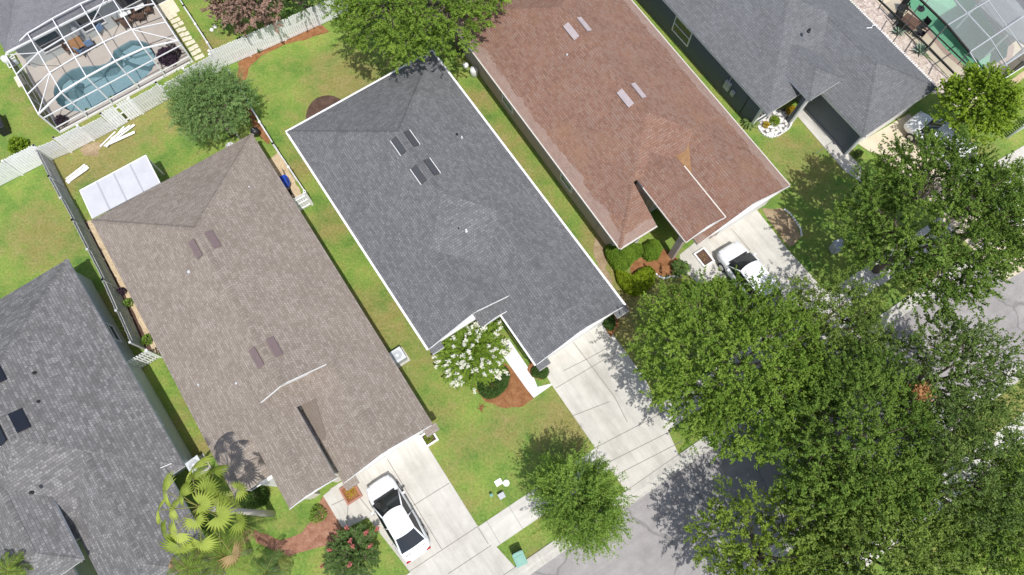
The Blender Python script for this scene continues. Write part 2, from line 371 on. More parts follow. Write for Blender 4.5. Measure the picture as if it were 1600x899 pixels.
for j in range(len(ys) - 1):
    for i in range(nx - 1):
        cs = [(xs[i], ys[j]), (xs[i + 1], ys[j]), (xs[i + 1], ys[j + 1]), (xs[i], ys[j + 1])]
        if abs(xs[i]) < 60 and (all(inpoly(*c, cage_in) for c in cs) or all(inpoly(*c, gdeck) for c in cs)): continue
        k = j * nx + i; gf.append((k, k + 1, k + nx + 1, k + nx))
me = bpy.data.meshes.new('lawn'); me.from_pydata(gv, [], gf)
me.attributes.new('dry', 'FLOAT', 'POINT').data.foreach_set('value', gd)
tag(link('lawn', me, M['lawn']), kind='structure')

def patch(name, pts, z, m, jitter=0, px=True, sub=.35, th=0):
    """a flat patch of paving or bedding, outline given on the ground"""
    pts = [P(*p) for p in pts] if px else [Vector(p) for p in pts]
    if jitter:
        out = []
        for a, b_ in zip(pts, pts[1:] + pts[:1]):
            n = max(1, int((b_ - a).length / sub))
            for k in range(n):
                q = a.lerp(b_, k / n); out.append(q + Vector((random.uniform(-1, 1), random.uniform(-1, 1), 0)) * jitter)
        pts = out
    mb = MB()
    pts = [Vector((p.x, p.y, z)) for p in pts]
    area = sum(a.x * b_.y - b_.x * a.y for a, b_ in zip(pts, pts[1:] + pts[:1]))
    if area < 0: pts.reverse()
    for t in tessellate_polygon([pts]):
        q = [pts[i] for i in t]
        if (q[1] - q[0]).cross(q[2] - q[0]).z < 0: q.reverse()
        mb.poly(q)
    if th:
        for a, b_ in zip(pts, pts[1:] + pts[:1]): mb.poly([a - Vector((0, 0, th)), b_ - Vector((0, 0, th)), b_, a])
    return tag(mb.build(name, m), kind='structure')
# street frame
SD = Vector((math.cos(R(32.6)), math.sin(R(32.6)), 0)); SN = Vector((-SD.y, SD.x, 0))
def S(s, n, z=0): return SD * s + SN * n + Vector((0, 0, z))
def strip(name, s0, s1, n0, n1, z, m, th=0):
    return patch(name, [S(s0, n0), S(s1, n0), S(s1, n1), S(s0, n1)], z, m, px=False, th=th)
strip('road', -300, 300, -9.4, -3.35, .008, M['asphalt'])
# kerb: sloped gutter and raised back, one profile swept along the street
def kerb(name, sgn, base):
    mb = MB(); prof = [(0, .010), (.30, .012), (.42, .07), (.78, .085), (.80, .0)]
    segs = [-300, -100] + [k * 3.0 for k in range(-20, 21)] + [100, 300]
    for s0, s1 in zip(segs, segs[1:]):
        for (o0, z0), (o1, z1) in zip(prof, prof[1:]):
            q = [S(s0 + .012, base + sgn * o0, z0), S(s1, base + sgn * o0, z0), S(s1, base + sgn * o1, z1), S(s0 + .012, base + sgn * o1, z1)]
            if sgn < 0: q.reverse()
            mb.poly(q)
    return tag(mb.build(name, M['kerb']), kind='structure')
kerb('kerb', 1, -3.36); kerb('far_kerb', -1, -9.4)
strip('sidewalk', -300, 300, -1.12, .34, .03, M['walk'], .03)
strip('far_sidewalk', -300, 300, -13.1, -11.7, .03, M['walk'], .03)
jm = MB()
for k in range(-60, 60): jm.poly([S(k * 1.5, -1.12, .034), S(k * 1.5 + .02, -1.12, .034), S(k * 1.5 + .02, .34, .034), S(k * 1.5, .34, .034)])
tag(jm.build('sidewalk_joints', M['joint']), kind='structure')
def gpt(px, z=0): return P(px[0], px[1], 0)
def slab(name, pts, z, m): return patch(name, pts, z, m, th=z)
# driveways (apron crosses the sidewalk down to the kerb)
slab('driveway', [(840, 566), (935, 495), (940, 499), (1008, 592), (1067, 726), (988, 782), (930, 700), (865, 606)], .036, M['concrete'])
slab('driveway', [(515, 765), (655, 678), (668, 697), (745, 820), (788, 868), (815, 897), (690, 960), (640, 893), (545, 770)], .036, M['concrete'])
slab('driveway', [(1062, 400), (1090, 375), (1182, 328), (1232, 392), (1330, 500), (1410, 560), (1325, 605), (1230, 520), (1150, 430), (1093, 444), (1070, 425)], .036, M['concrete'])
slab('driveway', [(1340, 225), (1420, 178), (1470, 235), (1560, 330), (1640, 400), (1570, 440), (1480, 350), (1395, 262)], .036, M['deck2'])
slab('driveway', [(1540, 262), (1640, 205), (1700, 250), (1600, 330)], .036, M['concrete'])
slab('walkway', [(778, 545), (795, 530), (832, 585), (840, 605), (868, 598), (834, 622), (822, 607)], .033, M['painted'])
slab('walkway', [(505, 775), (530, 755), (545, 768), (580, 806), (541, 826), (534, 823)], .033, M['concrete'])
slab('walkway', [(1062, 398), (1085, 380), (1110, 400), (1125, 425), (1095, 446), (1062, 412)], .032, M['concrete'])
slab('walkway', [(1244, 180), (1262, 165), (1325, 240), (1345, 260), (1345, 285), (1320, 268)], .033, M['concrete'])
jm = MB()
def joint(p, q, wd=.034, z=.0405):
    a = P(*p); b_ = P(*q); d = (b_ - a).normalized(); n = Vector((-d.y, d.x, 0)) * wd / 2
    jm.poly([Vector((v.x, v.y, z)) for v in (a - n, b_ - n, b_ + n, a + n)])
for p, q in [((889, 527), (916, 562)), ((916, 562), (960, 620)), ((960, 620), (980, 660)), ((916, 562), (962, 537)), ((916, 562), (880, 580)), ((868, 607), (990, 535)), ((930, 700), (1045, 640)), ((895, 650), (952, 628)), ((952, 722), (1060, 668)), ((966, 741), (1065, 690)), ((984, 776), (1064, 722)),
    ((605, 717), (690, 858)), ((646, 790), (702, 755)), ((640, 893), (746, 823)), ((700, 897), (768, 852)), ((552, 765), (585, 806)), ((518, 790), (545, 777)), ((544, 790), (542, 820)), ((746, 823), (763, 850)), ((1142, 357), (1172, 392)), ((1300, 222), (1275, 240)), ((1290, 213), (1268, 190))]: joint(p, q)
tag(jm.build('driveway_joints', M['joint']), kind='structure')
# beds
patch('mulch_bed', [(372, 98), (400, 76), (440, 58), (492, 30), (515, 50), (490, 58), (440, 72), (408, 88), (388, 108), (384, 130), (388, 160), (402, 190), (424, 215), (420, 226), (398, 205), (378, 160), (372, 125)], .012, M['mulch'], .06)
patch('mulch_bed', [(512 + 34 * math.cos(a * math.pi / 12), 183 + 34 * math.sin(a * math.pi / 12)) for a in range(24)], .012, M['mulch_dark'], .02)
patch('mulch_bed', [(800, 575), (834, 622), (818, 636), (790, 638), (758, 628), (742, 608), (742, 575), (775, 560)], .014, M['mulch'], .04)
patch('mulch_bed', [(830, 560), (852, 562), (856, 580), (846, 594), (832, 590), (824, 578)], .046, M['mulch'], .03)
patch('mulch_bed', [(936, 486), (968, 482), (966, 510), (954, 528), (942, 508)], .044, M['mulch'], .04)
patch('mulch_bed', [(496, 790), (508, 772), (520, 795), (534, 826), (534, 848), (480, 860), (452, 868), (400, 850), (398, 828), (440, 846), (472, 832), (490, 812)], .014, M['mulch_red'], .05)
patch('mulch_bed', [(985, 410), (1010, 400), (1040, 388), (1060, 405), (1058, 428), (1035, 432), (1012, 426), (995, 440), (985, 428)], .014, M['mulch'], .05)
patch('mulch_bed', [(1190, 326), (1222, 326), (1243, 348), (1252, 372), (1234, 388)], .013, M['soil'], .06)
patch('mulch_bed', [(930, 370), (945, 395), (950, 430), (965, 460), (985, 485), (975, 500), (955, 470), (938, 430), (925, 390)], .011, M['soil'], .12)
patch('sand_patch', [(420, 250), (436, 236), (452, 268), (474, 308), (462, 320), (440, 290)], .012, M['sand'], .05)
patch('bare_soil', [(137, 222), (160, 225), (150, 245), (128, 238)], .010, M['soil'], .2)
patch('paver_strip', [(134, 346), (142, 344), (200, 445), (250, 552), (243, 556), (192, 455)], .012, M['sand'], .03)
patch('soil_strip', [(128, 345), (136, 345), (194, 455), (243, 556), (232, 558), (186, 458)], .009, M['mulch_dark'], .03)
patch('pebble_bed', [(1330, -30), (1366, -8), (1440, 80), (1520, 160), (1500, 170), (1440, 135), (1380, 60), (1325, -5)], .012, M['pebble'], .05)
patch('rock_bed', [(1180, 188), (1200, 176), (1232, 168), (1240, 178), (1238, 196), (1218, 212), (1200, 215), (1186, 205)], .014, M['white_rock'], .03)
patch('dirt_path', [(1562, 138), (1600, 112), (1640, 92), (1640, 100), (1598, 124), (1575, 140)], .011, M['sand'], .05)
# ---------------------------------------------------------------- pool decks and pools
def deck_with_pool(name, outer, pl, m, mw, mp, coping=None):
    outer = [Vector((p.x, p.y, .05)) for p in outer]; hole = [Vector((p.x, p.y, .05)) for p in pl]
    allp = outer + hole; mb = MB()
    for t in tessellate_polygon([outer, hole]):
        q = [allp[i] for i in t]
        if (q[1] - q[0]).cross(q[2] - q[0]).z < 0: q.reverse()
        mb.poly(q)
    for a, b_ in zip(outer, outer[1:] + outer[:1]): mb.poly([a - Vector((0, 0, .2)), b_ - Vector((0, 0, .2)), b_, a])
    tag(mb.build(name, m), kind='structure')
    n = len(pl); c = sum((Vector((p.x, p.y, 0)) for p in pl), Vector()) / n
    bs = MB()
    for a, b_ in zip(hole, hole[1:] + hole[:1]):
        bs.poly([a, b_, Vector((b_.x, b_.y, -1.25)), Vector((a.x, a.y, -1.25))])
    for t in tessellate_polygon([hole]):
        q = [Vector((hole[i].x, hole[i].y, -1.25)) for i in t]
        if (q[1] - q[0]).cross(q[2] - q[0]).z < 0: q.reverse()
        bs.poly(q)
    tag(bs.build('pool_basin', mp), kind='structure')
    ws = MB()
    for t in tessellate_polygon([hole]):
        q = [Vector((hole[i].x, hole[i].y, -.07)) for i in t]
        if (q[1] - q[0]).cross(q[2] - q[0]).z < 0: q.reverse()
        ws.poly(q)
    tag(ws.build('pool_water', mw), kind='structure')
    if coping:
        cb = MB()
        for a, b_ in zip(hole, hole[1:] + hole[:1]):
            ao = a + (a - c).normalized() * coping; bo = b_ + (b_ - c).normalized() * coping
            q = [Vector((v.x, v.y, .056)) for v in (a, b_, bo, ao)]
            if (q[1] - q[0]).cross(q[2] - q[0]).z < 0: q.reverse()
            cb.poly(q)
        tag(cb.build('pool_coping', M['coping']), kind='structure')
deck_with_pool('pool_deck', [CG(-.05, -.05), CG(CG_W + .05, -.05), CG(CG_W + .05, CG_D + 2.2), CG(-.05, CG_D + 2.2)], pool, M['deck'], M['water'], M['plaster'])
ps = MB()                                              # sun shelf and steps in the left pool
for k, (q, zt) in enumerate([([(204, 66), (228, 69), (240, 88), (225, 96), (205, 92), (182, 84), (180, 80)], -.6), ([(204, 66), (228, 69), (234, 76), (205, 84), (186, 78)], -.35), ([(92, 128), (102, 119), (116, 120), (112, 134), (98, 140), (90, 138)], -.45)]):
    pts = [P(*p) for p in q]
    if sum(a.x * b_.y - b_.x * a.y for a, b_ in zip(pts, pts[1:] + pts[:1])) < 0: pts.reverse()
    ps.prism(pts, -1.24 + .003 * k, zt)
tag(ps.build('pool_steps', M['plaster']), kind='structure')
deck_with_pool('pool_deck', gdeck, gpool, M['deck2'], M['water_g'], M['plaster_g'], .42)

# ---------------------------------------------------------------- houses
class House:
    def __init__(s, name, frame, label):
        s.f = frame; s.e = empty(name, tuple(frame.o), label, 'house', frame.ang)
        s.roof = MB(); s.caps = []; s.fas = MB(); s.gut = MB(); s.gab = MB()
    def tri(s, pts, eave_dir, origin):
        """roof plane: UV u along the eave, v up the slope, in metres from the eave"""
        pts = [Vector(p) for p in pts]; n = (pts[1] - pts[0]).cross(pts[2] - pts[0]).normalized()
        if n.z < 0: pts.reverse(); n = -n
        e = Vector(eave_dir).normalized(); up = n.cross(e); up = up if up.z > 0 else -up
        s.roof.poly(pts, [((p - Vector(origin)).dot(e), (p - Vector(origin)).dot(up)) for p in pts])
    def ridge(s, a, b, w_=.15):
        a = Vector(a); b = Vector(b); d = (b - a); L = d.length
        if L < .3: return
        x = d / L; y = Vector((0, 0, 1)).cross(x).normalized(); z = x.cross(y)
        n = int(L / .16); m_ = MB(); s.caps.append(m_)
        for k in range(n):
            p = a + x * (L * k / n); q = a + x * (L * (k + 1.12) / n)
            drop = -.055
            m_.poly([p + y * w_ + z * drop, q + y * w_ + z * (drop + .015), q + z * .04, p + z * .022], [(k * .37, 9 + .145 * (k % 7)), (k * .37, 9.14 + .145 * (k % 7)), (k * .37 + .2, 9.14 + .145 * (k % 7)), (k * .37 + .2, 9 + .145 * (k % 7))])
            m_.poly([p + z * .022, q + z * .04, q - y * w_ + z * (drop + .015), p - y * w_ + z * drop], [(k * .37, 9 + .145 * (k % 7)), (k * .37, 9.14 + .145 * (k % 7)), (k * .37 + .2, 9.14 + .145 * (k % 7)), (k * .37 + .2, 9 + .145 * (k % 7))])
    def piece(s, a0, a1, b0, b1, z, pitch=.44, back='hip', front='hip', th=.2, rake=True, caps=True, fcaps=True, rec=.32, cut=None, v0=0):
        w_ = (b1 - b0) / 2; bm_ = (b0 + b1) / 2; h = pitch * w_
        r0 = a0 + (w_ if back == 'hip' else 0); r1 = a1 - (w_ if front == 'hip' else 0)
        A, B, C_, D = (a0, b0, z), (a1, b0, z), (a1, b1, z), (a0, b1, z)
        p0, p1 = (r0, bm_, z + h), (r1, bm_, z + h)
        oa = Vector(A) - Vector((0, 0, v0)); od = Vector(D) - Vector((0, 0, v0)); s.tri([A, B, p1, p0], (1, 0, 0), oa); s.tri([D, p0, p1, C_], (1, 0, 0), od)
        if back == 'hip': s.tri([A, p0, D], (0, 1, 0), A)
        else: s.gab.poly([(a0 + rec, b0 + .05, z - .02), (a0 + rec, bm_, z + h - .04), (a0 + rec, b1 - .05, z - .02)])
        if front == 'hip' and cut is None: s.tri([B, C_, p1], (0, 1, 0), B)
        elif front == 'hip':
            k_ = cut - b0; s.tri([B, (a1, b0 + cut, z), (a1 - k_, b0 + cut, z + pitch * k_)], (0, 1, 0), B)
            s.tri([(a1 - k_, b0 + cut, z + pitch * k_), (a1 - k_, b1 - k_, z + pitch * k_), p1], (0, 1, 0), B)
            s.gab.poly([(a1 - k_, b0 + cut, z + pitch * k_ - .01), (a1, b0 + cut, z - .01), (a1, b0 + cut, z - .2), (a1 - k_, b0 + cut, z - .2)])
        else:
            s.gab.poly([(a1 - rec, b0 + .05, z - .02), (a1 - rec, b1 - .05, z - .02), (a1 - rec, bm_, z + h - .04)])
            if rake:
                lo_, hi_ = rake if isinstance(rake, tuple) else (b0, b1)
                for q, lim in ((B, lo_), (C_, hi_)):
                    t_ = (lim - q[1]) / (bm_ - q[1]); q_ = Vector(q).lerp(Vector(p1), t_)
                    s.fas.bar(q_ + Vector((.012, 0, -.05)), Vector(p1) + Vector((.012, 0, -.05)), .026, .13)
        g0 = a0 + (.01 if back == 'hip' else .02); fb1 = (b0 + cut if cut else b1); s.fas.prism([(g0, b0 + .01), (a1 - .02, b0 + .01), (a1 - .02, fb1 - .01), (g0, fb1 - .01)], z - th, z - .012 - .001 * len(s.fas.v) / 40)
        if caps:
            s.ridge(p0, p1)
            if back == 'hip': s.ridge(A, p0); s.ridge(D, p0)
            if front == 'hip' and fcaps: s.ridge(B, p1); s.ridge(C_, p1)
    def gutter(s, pts, wd=.13):
        for p, q in zip(pts, pts[1:]): s.gut.bar(p, q, wd, .11)
    def finish(s, roofm, wallm, walls, fascia='white', gablem=None, gutm='white'):
        s.r = s.roof.build('roof', M[roofm], s.e)
        for c_ in s.caps: c_.build('ridge_cap', M[roofm], s.r)
        if s.fas.v: s.fas.build('fascia', M[fascia], s.e)
        if s.gut.v: s.gut.build('gutter', M[gutm], s.e)
        if s.gab.v: s.gab.build('gable', gablem or M['wall_white'], s.e)
        wb = MB()
        for pts, z in walls: wb.prism(pts, 0, z)
        s.wall = wb.build('wall', M[wallm], s.e)
    def zroof(s, a, b, planes): return None
    def vent(s, a, b, z, m, size=(1.18, .40, .10), slope=.44, sgn=1, white_edge=0):
        """ridge vent cover lying on the slope"""
        th = math.atan(slope) * sgn
        mat_ = Matrix.Rotation(th, 3, 'X'); mb = MB()
        n = mat_ @ Vector((0, 0, 1)); mb.box(Vector((a, b, z)) + n * size[2] * .5, size, M=mat_)
        o = bevel(mb.build('roof_vent', m, s.r), .015)
        if white_edge:
            eb = MB(); eb.box(Vector((a, b, z)) + n * size[2] * .6 - mat_ @ Vector((0, white_edge * (size[1] / 2 + .03), 0)), (size[0] + .02, .038, size[2] * 1.0), M=mat_)
            eb.build('flashing', M['white'], o)
        return o
    def pipe(s, a, b, z, m, r=.07, h=.3):
        mb = MB(); mb.lathe((a, b, z - .1), [(r * 1.5, 0), (r * 1.5, .12), (r, .15), (r, .1 + h), (r * .7, .1 + h)], 12)
        return mb.build('vent_pipe', m, s.r)
    def opening(s, name, face, c, wd, ht, z0, frame=True, glassm='glass', depth=.05):
        """window or door on a wall: face = 'a+', 'a-', 'b+', 'b-' with wall coordinate c[0] and position c[1]"""
        mb = MB(); zc = z0 + ht / 2; ax, sg = face[0], 1 if face[1] == '+' else -1
        def put(m_, off, u, v, su, sv, d):
            if ax == 'a': m_.box((c[0] + sg * off, c[1] + u, zc + v), (d, su, sv))
            else: m_.box((c[1] + u, c[0] + sg * off, zc + v), (su, d, sv))
        put(mb, .01, 0, 0, wd, ht, depth); 
        o = mb.build(name, M[glassm], s.e)
        if frame:
            fb = MB(); t = .08
            for u in (-1, 1): put(fb, .03, u * wd / 2, 0, t, ht + t, depth + .05)
            for v in (-1, 1): put(fb, .03, 0, v * ht / 2, wd - t, t, depth + .05)
            put(fb, .03, 0, 0, wd - t, .05, depth + .03)
            fb.build('frame', M['white'], o)
        return o
    def garage(s, a, b0, b1, m='white'):
        mb = MB(); n = 4; h = 2.1 / n
        for k in range(n): mb.box((a + .03, (b0 + b1) / 2, h * k + h / 2), (.06, b1 - b0, h - .02))
        o = mb.build('garage_door', M[m], s.e); fb = MB()
        for b_ in (b0 - .06, b1 + .06): fb.box((a + .03, b_, 1.06), (.09, .12, 2.12))
        fb.box((a + .03, (b0 + b1) / 2, 2.18), (.09, b1 - b0 + .24, .12)); fb.build('frame', M['white'], o)

def rect(a0, a1, b0, b1): return [(a0, b0), (a1, b0), (a1, b1), (a0, b1)]
EZ = 2.7
# house 3: charcoal roof in the middle
F3 = Frame(P(449, 206, EZ), -56.0)
h = House('shingled_house', F3, 'house with charcoal shingle roof and white gutters behind the white flowering tree')
h.piece(0, 15.7, 0, 10.86, EZ, fcaps=False)
h.piece(12.4, 17.1, 0, 6.4, EZ - .014, back='gable', front='gable')
h.piece(12.6, 21.3, 4.6, 10.86, EZ - .022, back='gable', front='gable')
h.piece(15.5, 17.75, 3.2, 5.25, 2.72, pitch=.3, back='gable', front='gable', caps=False)
h.gutter([(0, -.07, 2.63), (17.1, -.07, 2.63)]); h.gutter([(-.07, -.1, 2.63), (-.07, 10.96, 2.63)]); h.gutter([(0, 10.93, 2.63), (21.3, 10.93, 2.63)]); h.gutter([(16.2, 4.53, 2.63), (21.3, 4.53, 2.63)], .1)
for b_, d in ((.35, 1), (10.45, -1), (4.9, 1)):       # small eave returns under the front gables
    a_ = 17.1 if b_ < 1 else 21.3
    h.tri([(a_, b_ - .35, EZ), (a_ + .38, b_ - .35, EZ - .08), (a_ + .38, b_ + .45, EZ - .08), (a_, b_ + .45, EZ + .05)], (0, 1, 0), (a_, b_, EZ))
    h.fas.box((a_ + .2, b_ + .05, EZ - .2), (.36, .76, .14))
h.finish('roof3', 'wall_white', [(rect(.3, 16.6, .3, 10.5), 2.55), (rect(16.5, 20.95, 4.95, 10.5), 2.55)])
for a_ in (6.16, 8.45):
    h.vent(a_, 5.0, 4.92, M['vent3'], sgn=1, white_edge=1); h.vent(a_, 5.86, 4.92, M['vent3'], sgn=-1, white_edge=-1)
h.pipe(6.78, 8.6, 3.72, M['black'], .055, .12); h.pipe(7.1, 8.75, 3.65, M['white'], .04, .15); h.pipe(12.33, 5.2, 4.1, M['black'], .055, .12); h.pipe(12.7, 5.5, 4.1, M['white'], .05, .2)
h.garage(20.95, 5.35, 9.75); h.opening('window', 'a+', (16.6, 1.9), 1.7, 1.3, .8); h.opening('front_door', 'a+', (16.6, 4.45), .9, 2.05, .03, glassm='white')
h.opening('window', 'a-', (.3, 3), 1.5, 1.2, .9); h.opening('window', 'b+', (10.5, 8), 1.2, 1.2, .9); h.opening('window', 'b-', (.3, 8), 1.2, 1.2, .9)
H3 = h
# house 2: taupe roof
F2 = Frame(P(143, 345, EZ), -56.3)
h = House('shingled_house', F2, 'house with taupe brown shingle roof beside the white sedan')
h.piece(0, 16.2, 0, 10.9, EZ, front='gable', rake=(3.75, 7.75))
h.piece(14.5, 17.3, 0, 7.7, EZ - .014, back='gable', front='gable', rake=False)
h.piece(14.6, 19.45, 0, 5.2, EZ - .026, back='gable', fcaps=False)
h.piece(13.5, 21.75, 2.46, 5.24, 3.79, back='gable', front='gable')
h.piece(14.4, 22.0, 5.2, 10.9, EZ - .038, back='gable', front='gable')
for a_, b_ in ((22, 5.5), (22, 10.6)):
    z_ = 2.7
    h.tri([(a_, b_ - .35, z_), (a_ + .45, b_ - .35, z_ - .1), (a_ + .45, b_ + .45, z_ - .1), (a_, b_ + .45, z_ + .05)], (0, 1, 0), (a_, b_, z_))
    h.fas.box((a_ + .22, b_ + .05, z_ - .22), (.4, .76, .14))
h.finish('roof2', 'wall_cream', [(rect(.35, 19.1, .35, 10.55), 2.55), (rect(19, 21.6, 5.6, 10.55), 2.55), (rect(18.9, 21.3, 2.75, 2.95), 3.7), (rect(18.9, 21.3, 4.9, 5.1), 3.7), (rect(21.1, 21.35, 2.9, 3.35), 3.7), (rect(21.1, 21.35, 4.5, 4.95), 3.7)])
bay = MB(); bay.prism([(19.1, 1.2), (19.6, 1.45), (19.6, 2.35), (19.1, 2.6)], 0, 2.5); bay.build('bay', M['wall_white'], h.e)
for a_ in (6.55, 14.1):
    h.vent(a_, 4.92, 4.92, M['vent2'], (1.2, .44, .06), sgn=1); h.vent(a_, 5.98, 4.92, M['vent2'], (1.2, .44, .06), sgn=-1)
h.pipe(7.3, 3.9, 4.3, M['lead'], .1, .14); h.pipe(14.45, 3.2, 4.05, M['lead'], .06, .14); h.pipe(3.82, 9.1, 3.4, M['lead'], .05, .14); h.pipe(13, 1.2, 3.2, M['lead'], .05, .12)
pb = MB(); n2 = Vector((0, -.44, 1)).normalized()
o_ = Vector((16.3, 5.35, 2.7 + .44 * .15)); e_ = Vector((1, 0, 0)); u_ = Vector((0, 1, .44)).normalized()
q = [o_ + n2 * .02, o_ + e_ * 3.1 + n2 * .02, o_ + e_ * 3.1 + u_ * .35 + n2 * .02, o_ + u_ * 1.25 + n2 * .02]
pb.poly(q, [(0, 0), (3.1, 0), (3.1, .35), (0, 1.25)]); pb.build('bare_patch', M['patch2'], h.r)
h.garage(21.6, 6.2, 10.0); h.opening('window', 'a+', (19.1, .75), .7, 1.3, .8); h.opening('front_door', 'a+', (19.1, 4.0), .95, 2.05, .03, glassm='white')
h.opening('window', 'b+', (10.55, 8), 1.2, 1.2, .9); h.opening('window', 'b-', (.35, 8), 1.2, 1.2, .9)
H2 = h
# house 4: red-brown roof
F4 = Frame(P(737, 78, EZ), -57.1)
h = House('shingled_house', F4, 'house with red brown shingle roof streaked with pale stains')
h.piece(-3.6, 16.9, 0, 11.3, EZ, back='hip', fcaps=False, caps=False, cut=2.75)
h.ridge((16.9, 0, EZ), (14.3, 2.6, EZ + .44 * 2.6))
h.piece(12.7, 18.95, 3.12, 6.05, 3.74, back='gable', front='gable', caps=False, v0=8)
h.piece(11, 19.25, 4.1, 11.3, EZ - .024, back='gable', front='gable', caps=False)
h.gutter([(-3.6, 11.34, 2.63), (19.2, 11.34, 2.63)], .07); h.gutter([(-3.6, -.04, 2.63), (16.9, -.04, 2.63)], .08); h.gutter([(16.95, 0, 2.63), (16.95, 2.75, 2.63)], .09)
h.gutter([(14.7, 3.09, 3.69), (18.95, 3.09, 3.69)], .05); h.gutter([(14.9, 6.08, 3.69), (18.95, 6.08, 3.69)], .08)
h.finish('roof4', 'wall_tan', gutm='beige', walls=[(rect(-3.3, 14.5, .3, 11.0), 2.55), (rect(14.4, 16.1, .3, 2.5), 2.55), (rect(14.4, 18.9, 6.2, 11.0), 2.55), (rect(14.4, 17.2, 5.6, 6.3), 2.55), (rect(18.3, 18.7, 3.25, 3.55), 3.6), (rect(18.3, 18.7, 5.6, 5.9), 3.6), (rect(14.0, 15.2, 3.3, 5.7), 3.6)])
bay = MB(); bay.prism([(16.1, .3), (16.6, .75), (16.6, 2.1), (16.1, 2.5)], 0, 2.5); b_o = bay.build('bay', M['wall_white'], h.e)
wb = MB(); wb.box((16.62, 1.42, 1.5), (.05, 1.0, 1.2)); wb.build('window', M['glass'], b_o)
for a_ in (3.83, 9.66):
    h.vent(a_, 5.2, 5.0, M['vent4'], (1.25, .42, .10), sgn=1); h.vent(a_, 6.16, 5.0, M['vent4'], (1.2, .36, .10), sgn=-1, white_edge=0)
h.pipe(4.87, 4.2, 4.48, M['lead'], .06, .14); h.pipe(6, 4.6, 4.6, M['black'], .05, .1); h.pipe(10.5, 5.2, 4.75, M['black'], .05, .1); h.pipe(11.2, 5.03, 4.7, M['lead'], .08, .12)
pb = MB(); n2 = Vector((0, -.44, 1)).normalized(); zz = lambda b_: EZ + .44 * (b_ - 4.1)
pts = [(13.2, 6.1), (15.6, 6.15), (13.9, 7.1), (12.4, 7.25)]
pb.poly([Vector((a_, b_, zz(b_))) + n2 * .03 for a_, b_ in pts]); pb.build('bare_patch', M['patch4'], h.r)
h.garage(18.9, 6.75, 10.6); h.opening('window', 'b-', (.3, 4), 1.2, 1.2, .9); h.opening('window', 'b-', (.3, 11), 1.2, 1.2, .9); h.opening('front_door', 'a+', (15.2, 4.6), .95, 2.05, .03, glassm='white')
H4 = h
# house 5: slate grey roof top right
F5 = Frame(P(1038, 0, EZ), -56.1)
h = House('shingled_house', F5, 'house with slate grey hip roof and dark blue side wall beside the white rock bed')
h.piece(-8, 10.85, 0, 10.5, EZ, fcaps=False)
h.piece(8.2, 11.75, 2.42, 5.3, 3.34, back='gable', front='hip')
h.piece(7, 15.5, 3.98, 10.5, EZ - .024, back='gable')
h.finish('roof5', 'wall_slate', [(rect(-7.6, 9.0, .28, 10.2), 2.52), (rect(8.9, 10.15, .28, 2.15), 2.52), (rect(8.9, 15.2, 4.3, 10.2), 2.52), (rect(11.15, 11.45, 2.62, 2.97), 3.1), (rect(15.05, 15.35, 4.12, 4.5), 2.5), (rect(8.95, 9.4, 2.7, 4.4), 3.2)])
h.pipe(8.2, 4.73, 4.74, M['black'], .075, .15)
ab = MB(); ab.tube([(9.6, 9.4, 3.2), (9.75, 9.75, 3.14), (9.6, 10.1, 3.0), (9.75, 10.5, 2.85)], .035, 6); ab.build('cable', M['white'], h.r)
sb = MB()
for k in range(102): sb.box((-1 + k * .16, 10.56, 2.66), (.07, .16, .07))
sb.build('gutter_guard', M['white'], h.e)
h.opening('window', 'a+', (10.15, 1.2), 1.6, 1.35, .75); h.opening('window', 'b-', (.28, 2.1), 1.7, 1.4, .8); h.garage(15.2, 5.2, 9.6); h.opening('front_door', 'a+', (9.4, 3.4), .9, 2.05, .03, glassm='white')
for c_, z_ in (((10.17, .28, 1.26), (.16, .16, 2.5)), ((11.47, 2.8, 1.5), (.1, .42, 3.0)), ((15.37, 4.3, 1.25), (.1, .46, 2.5))): cb = MB(); cb.box(c_, z_); cb.build('corner_trim', M['white'], h.e)
mb = MB(); mb.box((7.2, .18, 1.3), (.5, .2, .7)); mb.box((7.8, .2, 1.1), (.3, .16, .4)); mb.tube([(7.2, .18, 1.6), (7.2, .2, 2.4)], .03, 6); mb.build('utility_meter', M['grey_metal'], h.e)
H5 = h
# house 1: mottled grey roof bottom left
o1 = P(105, 405, EZ); F1 = Frame(o1, -53.7); F1.o = F1.o - F1.b * 11.3
h = House('shingled_house', F1, 'house with mottled grey shingle roof and black skylights at the lower left')
h.piece(0, 14.9, 0, 11.3, EZ, fcaps=False); h.fas.bar((14.2, 9.6, 3.12), (14.45, 10.9, 2.98), .03, .07)
h.piece(10, 21, 5.25, 10.5, EZ + .30, back='gable', front='hip')
h.piece(9.5, 16.3, 2.2, 5.33, 3.75, back='gable', front='hip')
h.piece(9, 19, 0, 4.2, EZ - .014, back='gable')
h.finish('roof1', 'wall_grey', [(rect(.3, 14.2, .3, 11.0), 2.55), (rect(14.1, 20.6, 5.7, 9.5), 2.55), (rect(14.1, 18.6, .4, 3.9), 2.55)])
for a_ in (5.4, 8.5): h.vent(a_, 6.2, 4.98, M['skyglass'], (1.2, .62, .09), sgn=-1); h.vent(a_, 5.12, 4.98, M['skyglass'], (1.2, .55, .09), sgn=1, white_edge=1)
h.pipe(6.24, 7.6, 4.35, M['black'], .065, .12); h.pipe(7.9, 7.2, 4.5, M['black'], .06, .12); h.pipe(12.2, 5.2, 4.95, M['black'], .065, .12)
for a_ in (9.2, 11.4): h.opening('window', 'b+', (11.0, a_), .9, .5, 1.7)
h.opening('window', 'b+', (11.0, 5), 1.2, 1.2, .9); h.garage(20.6, 6, 9.2)
H1 = h
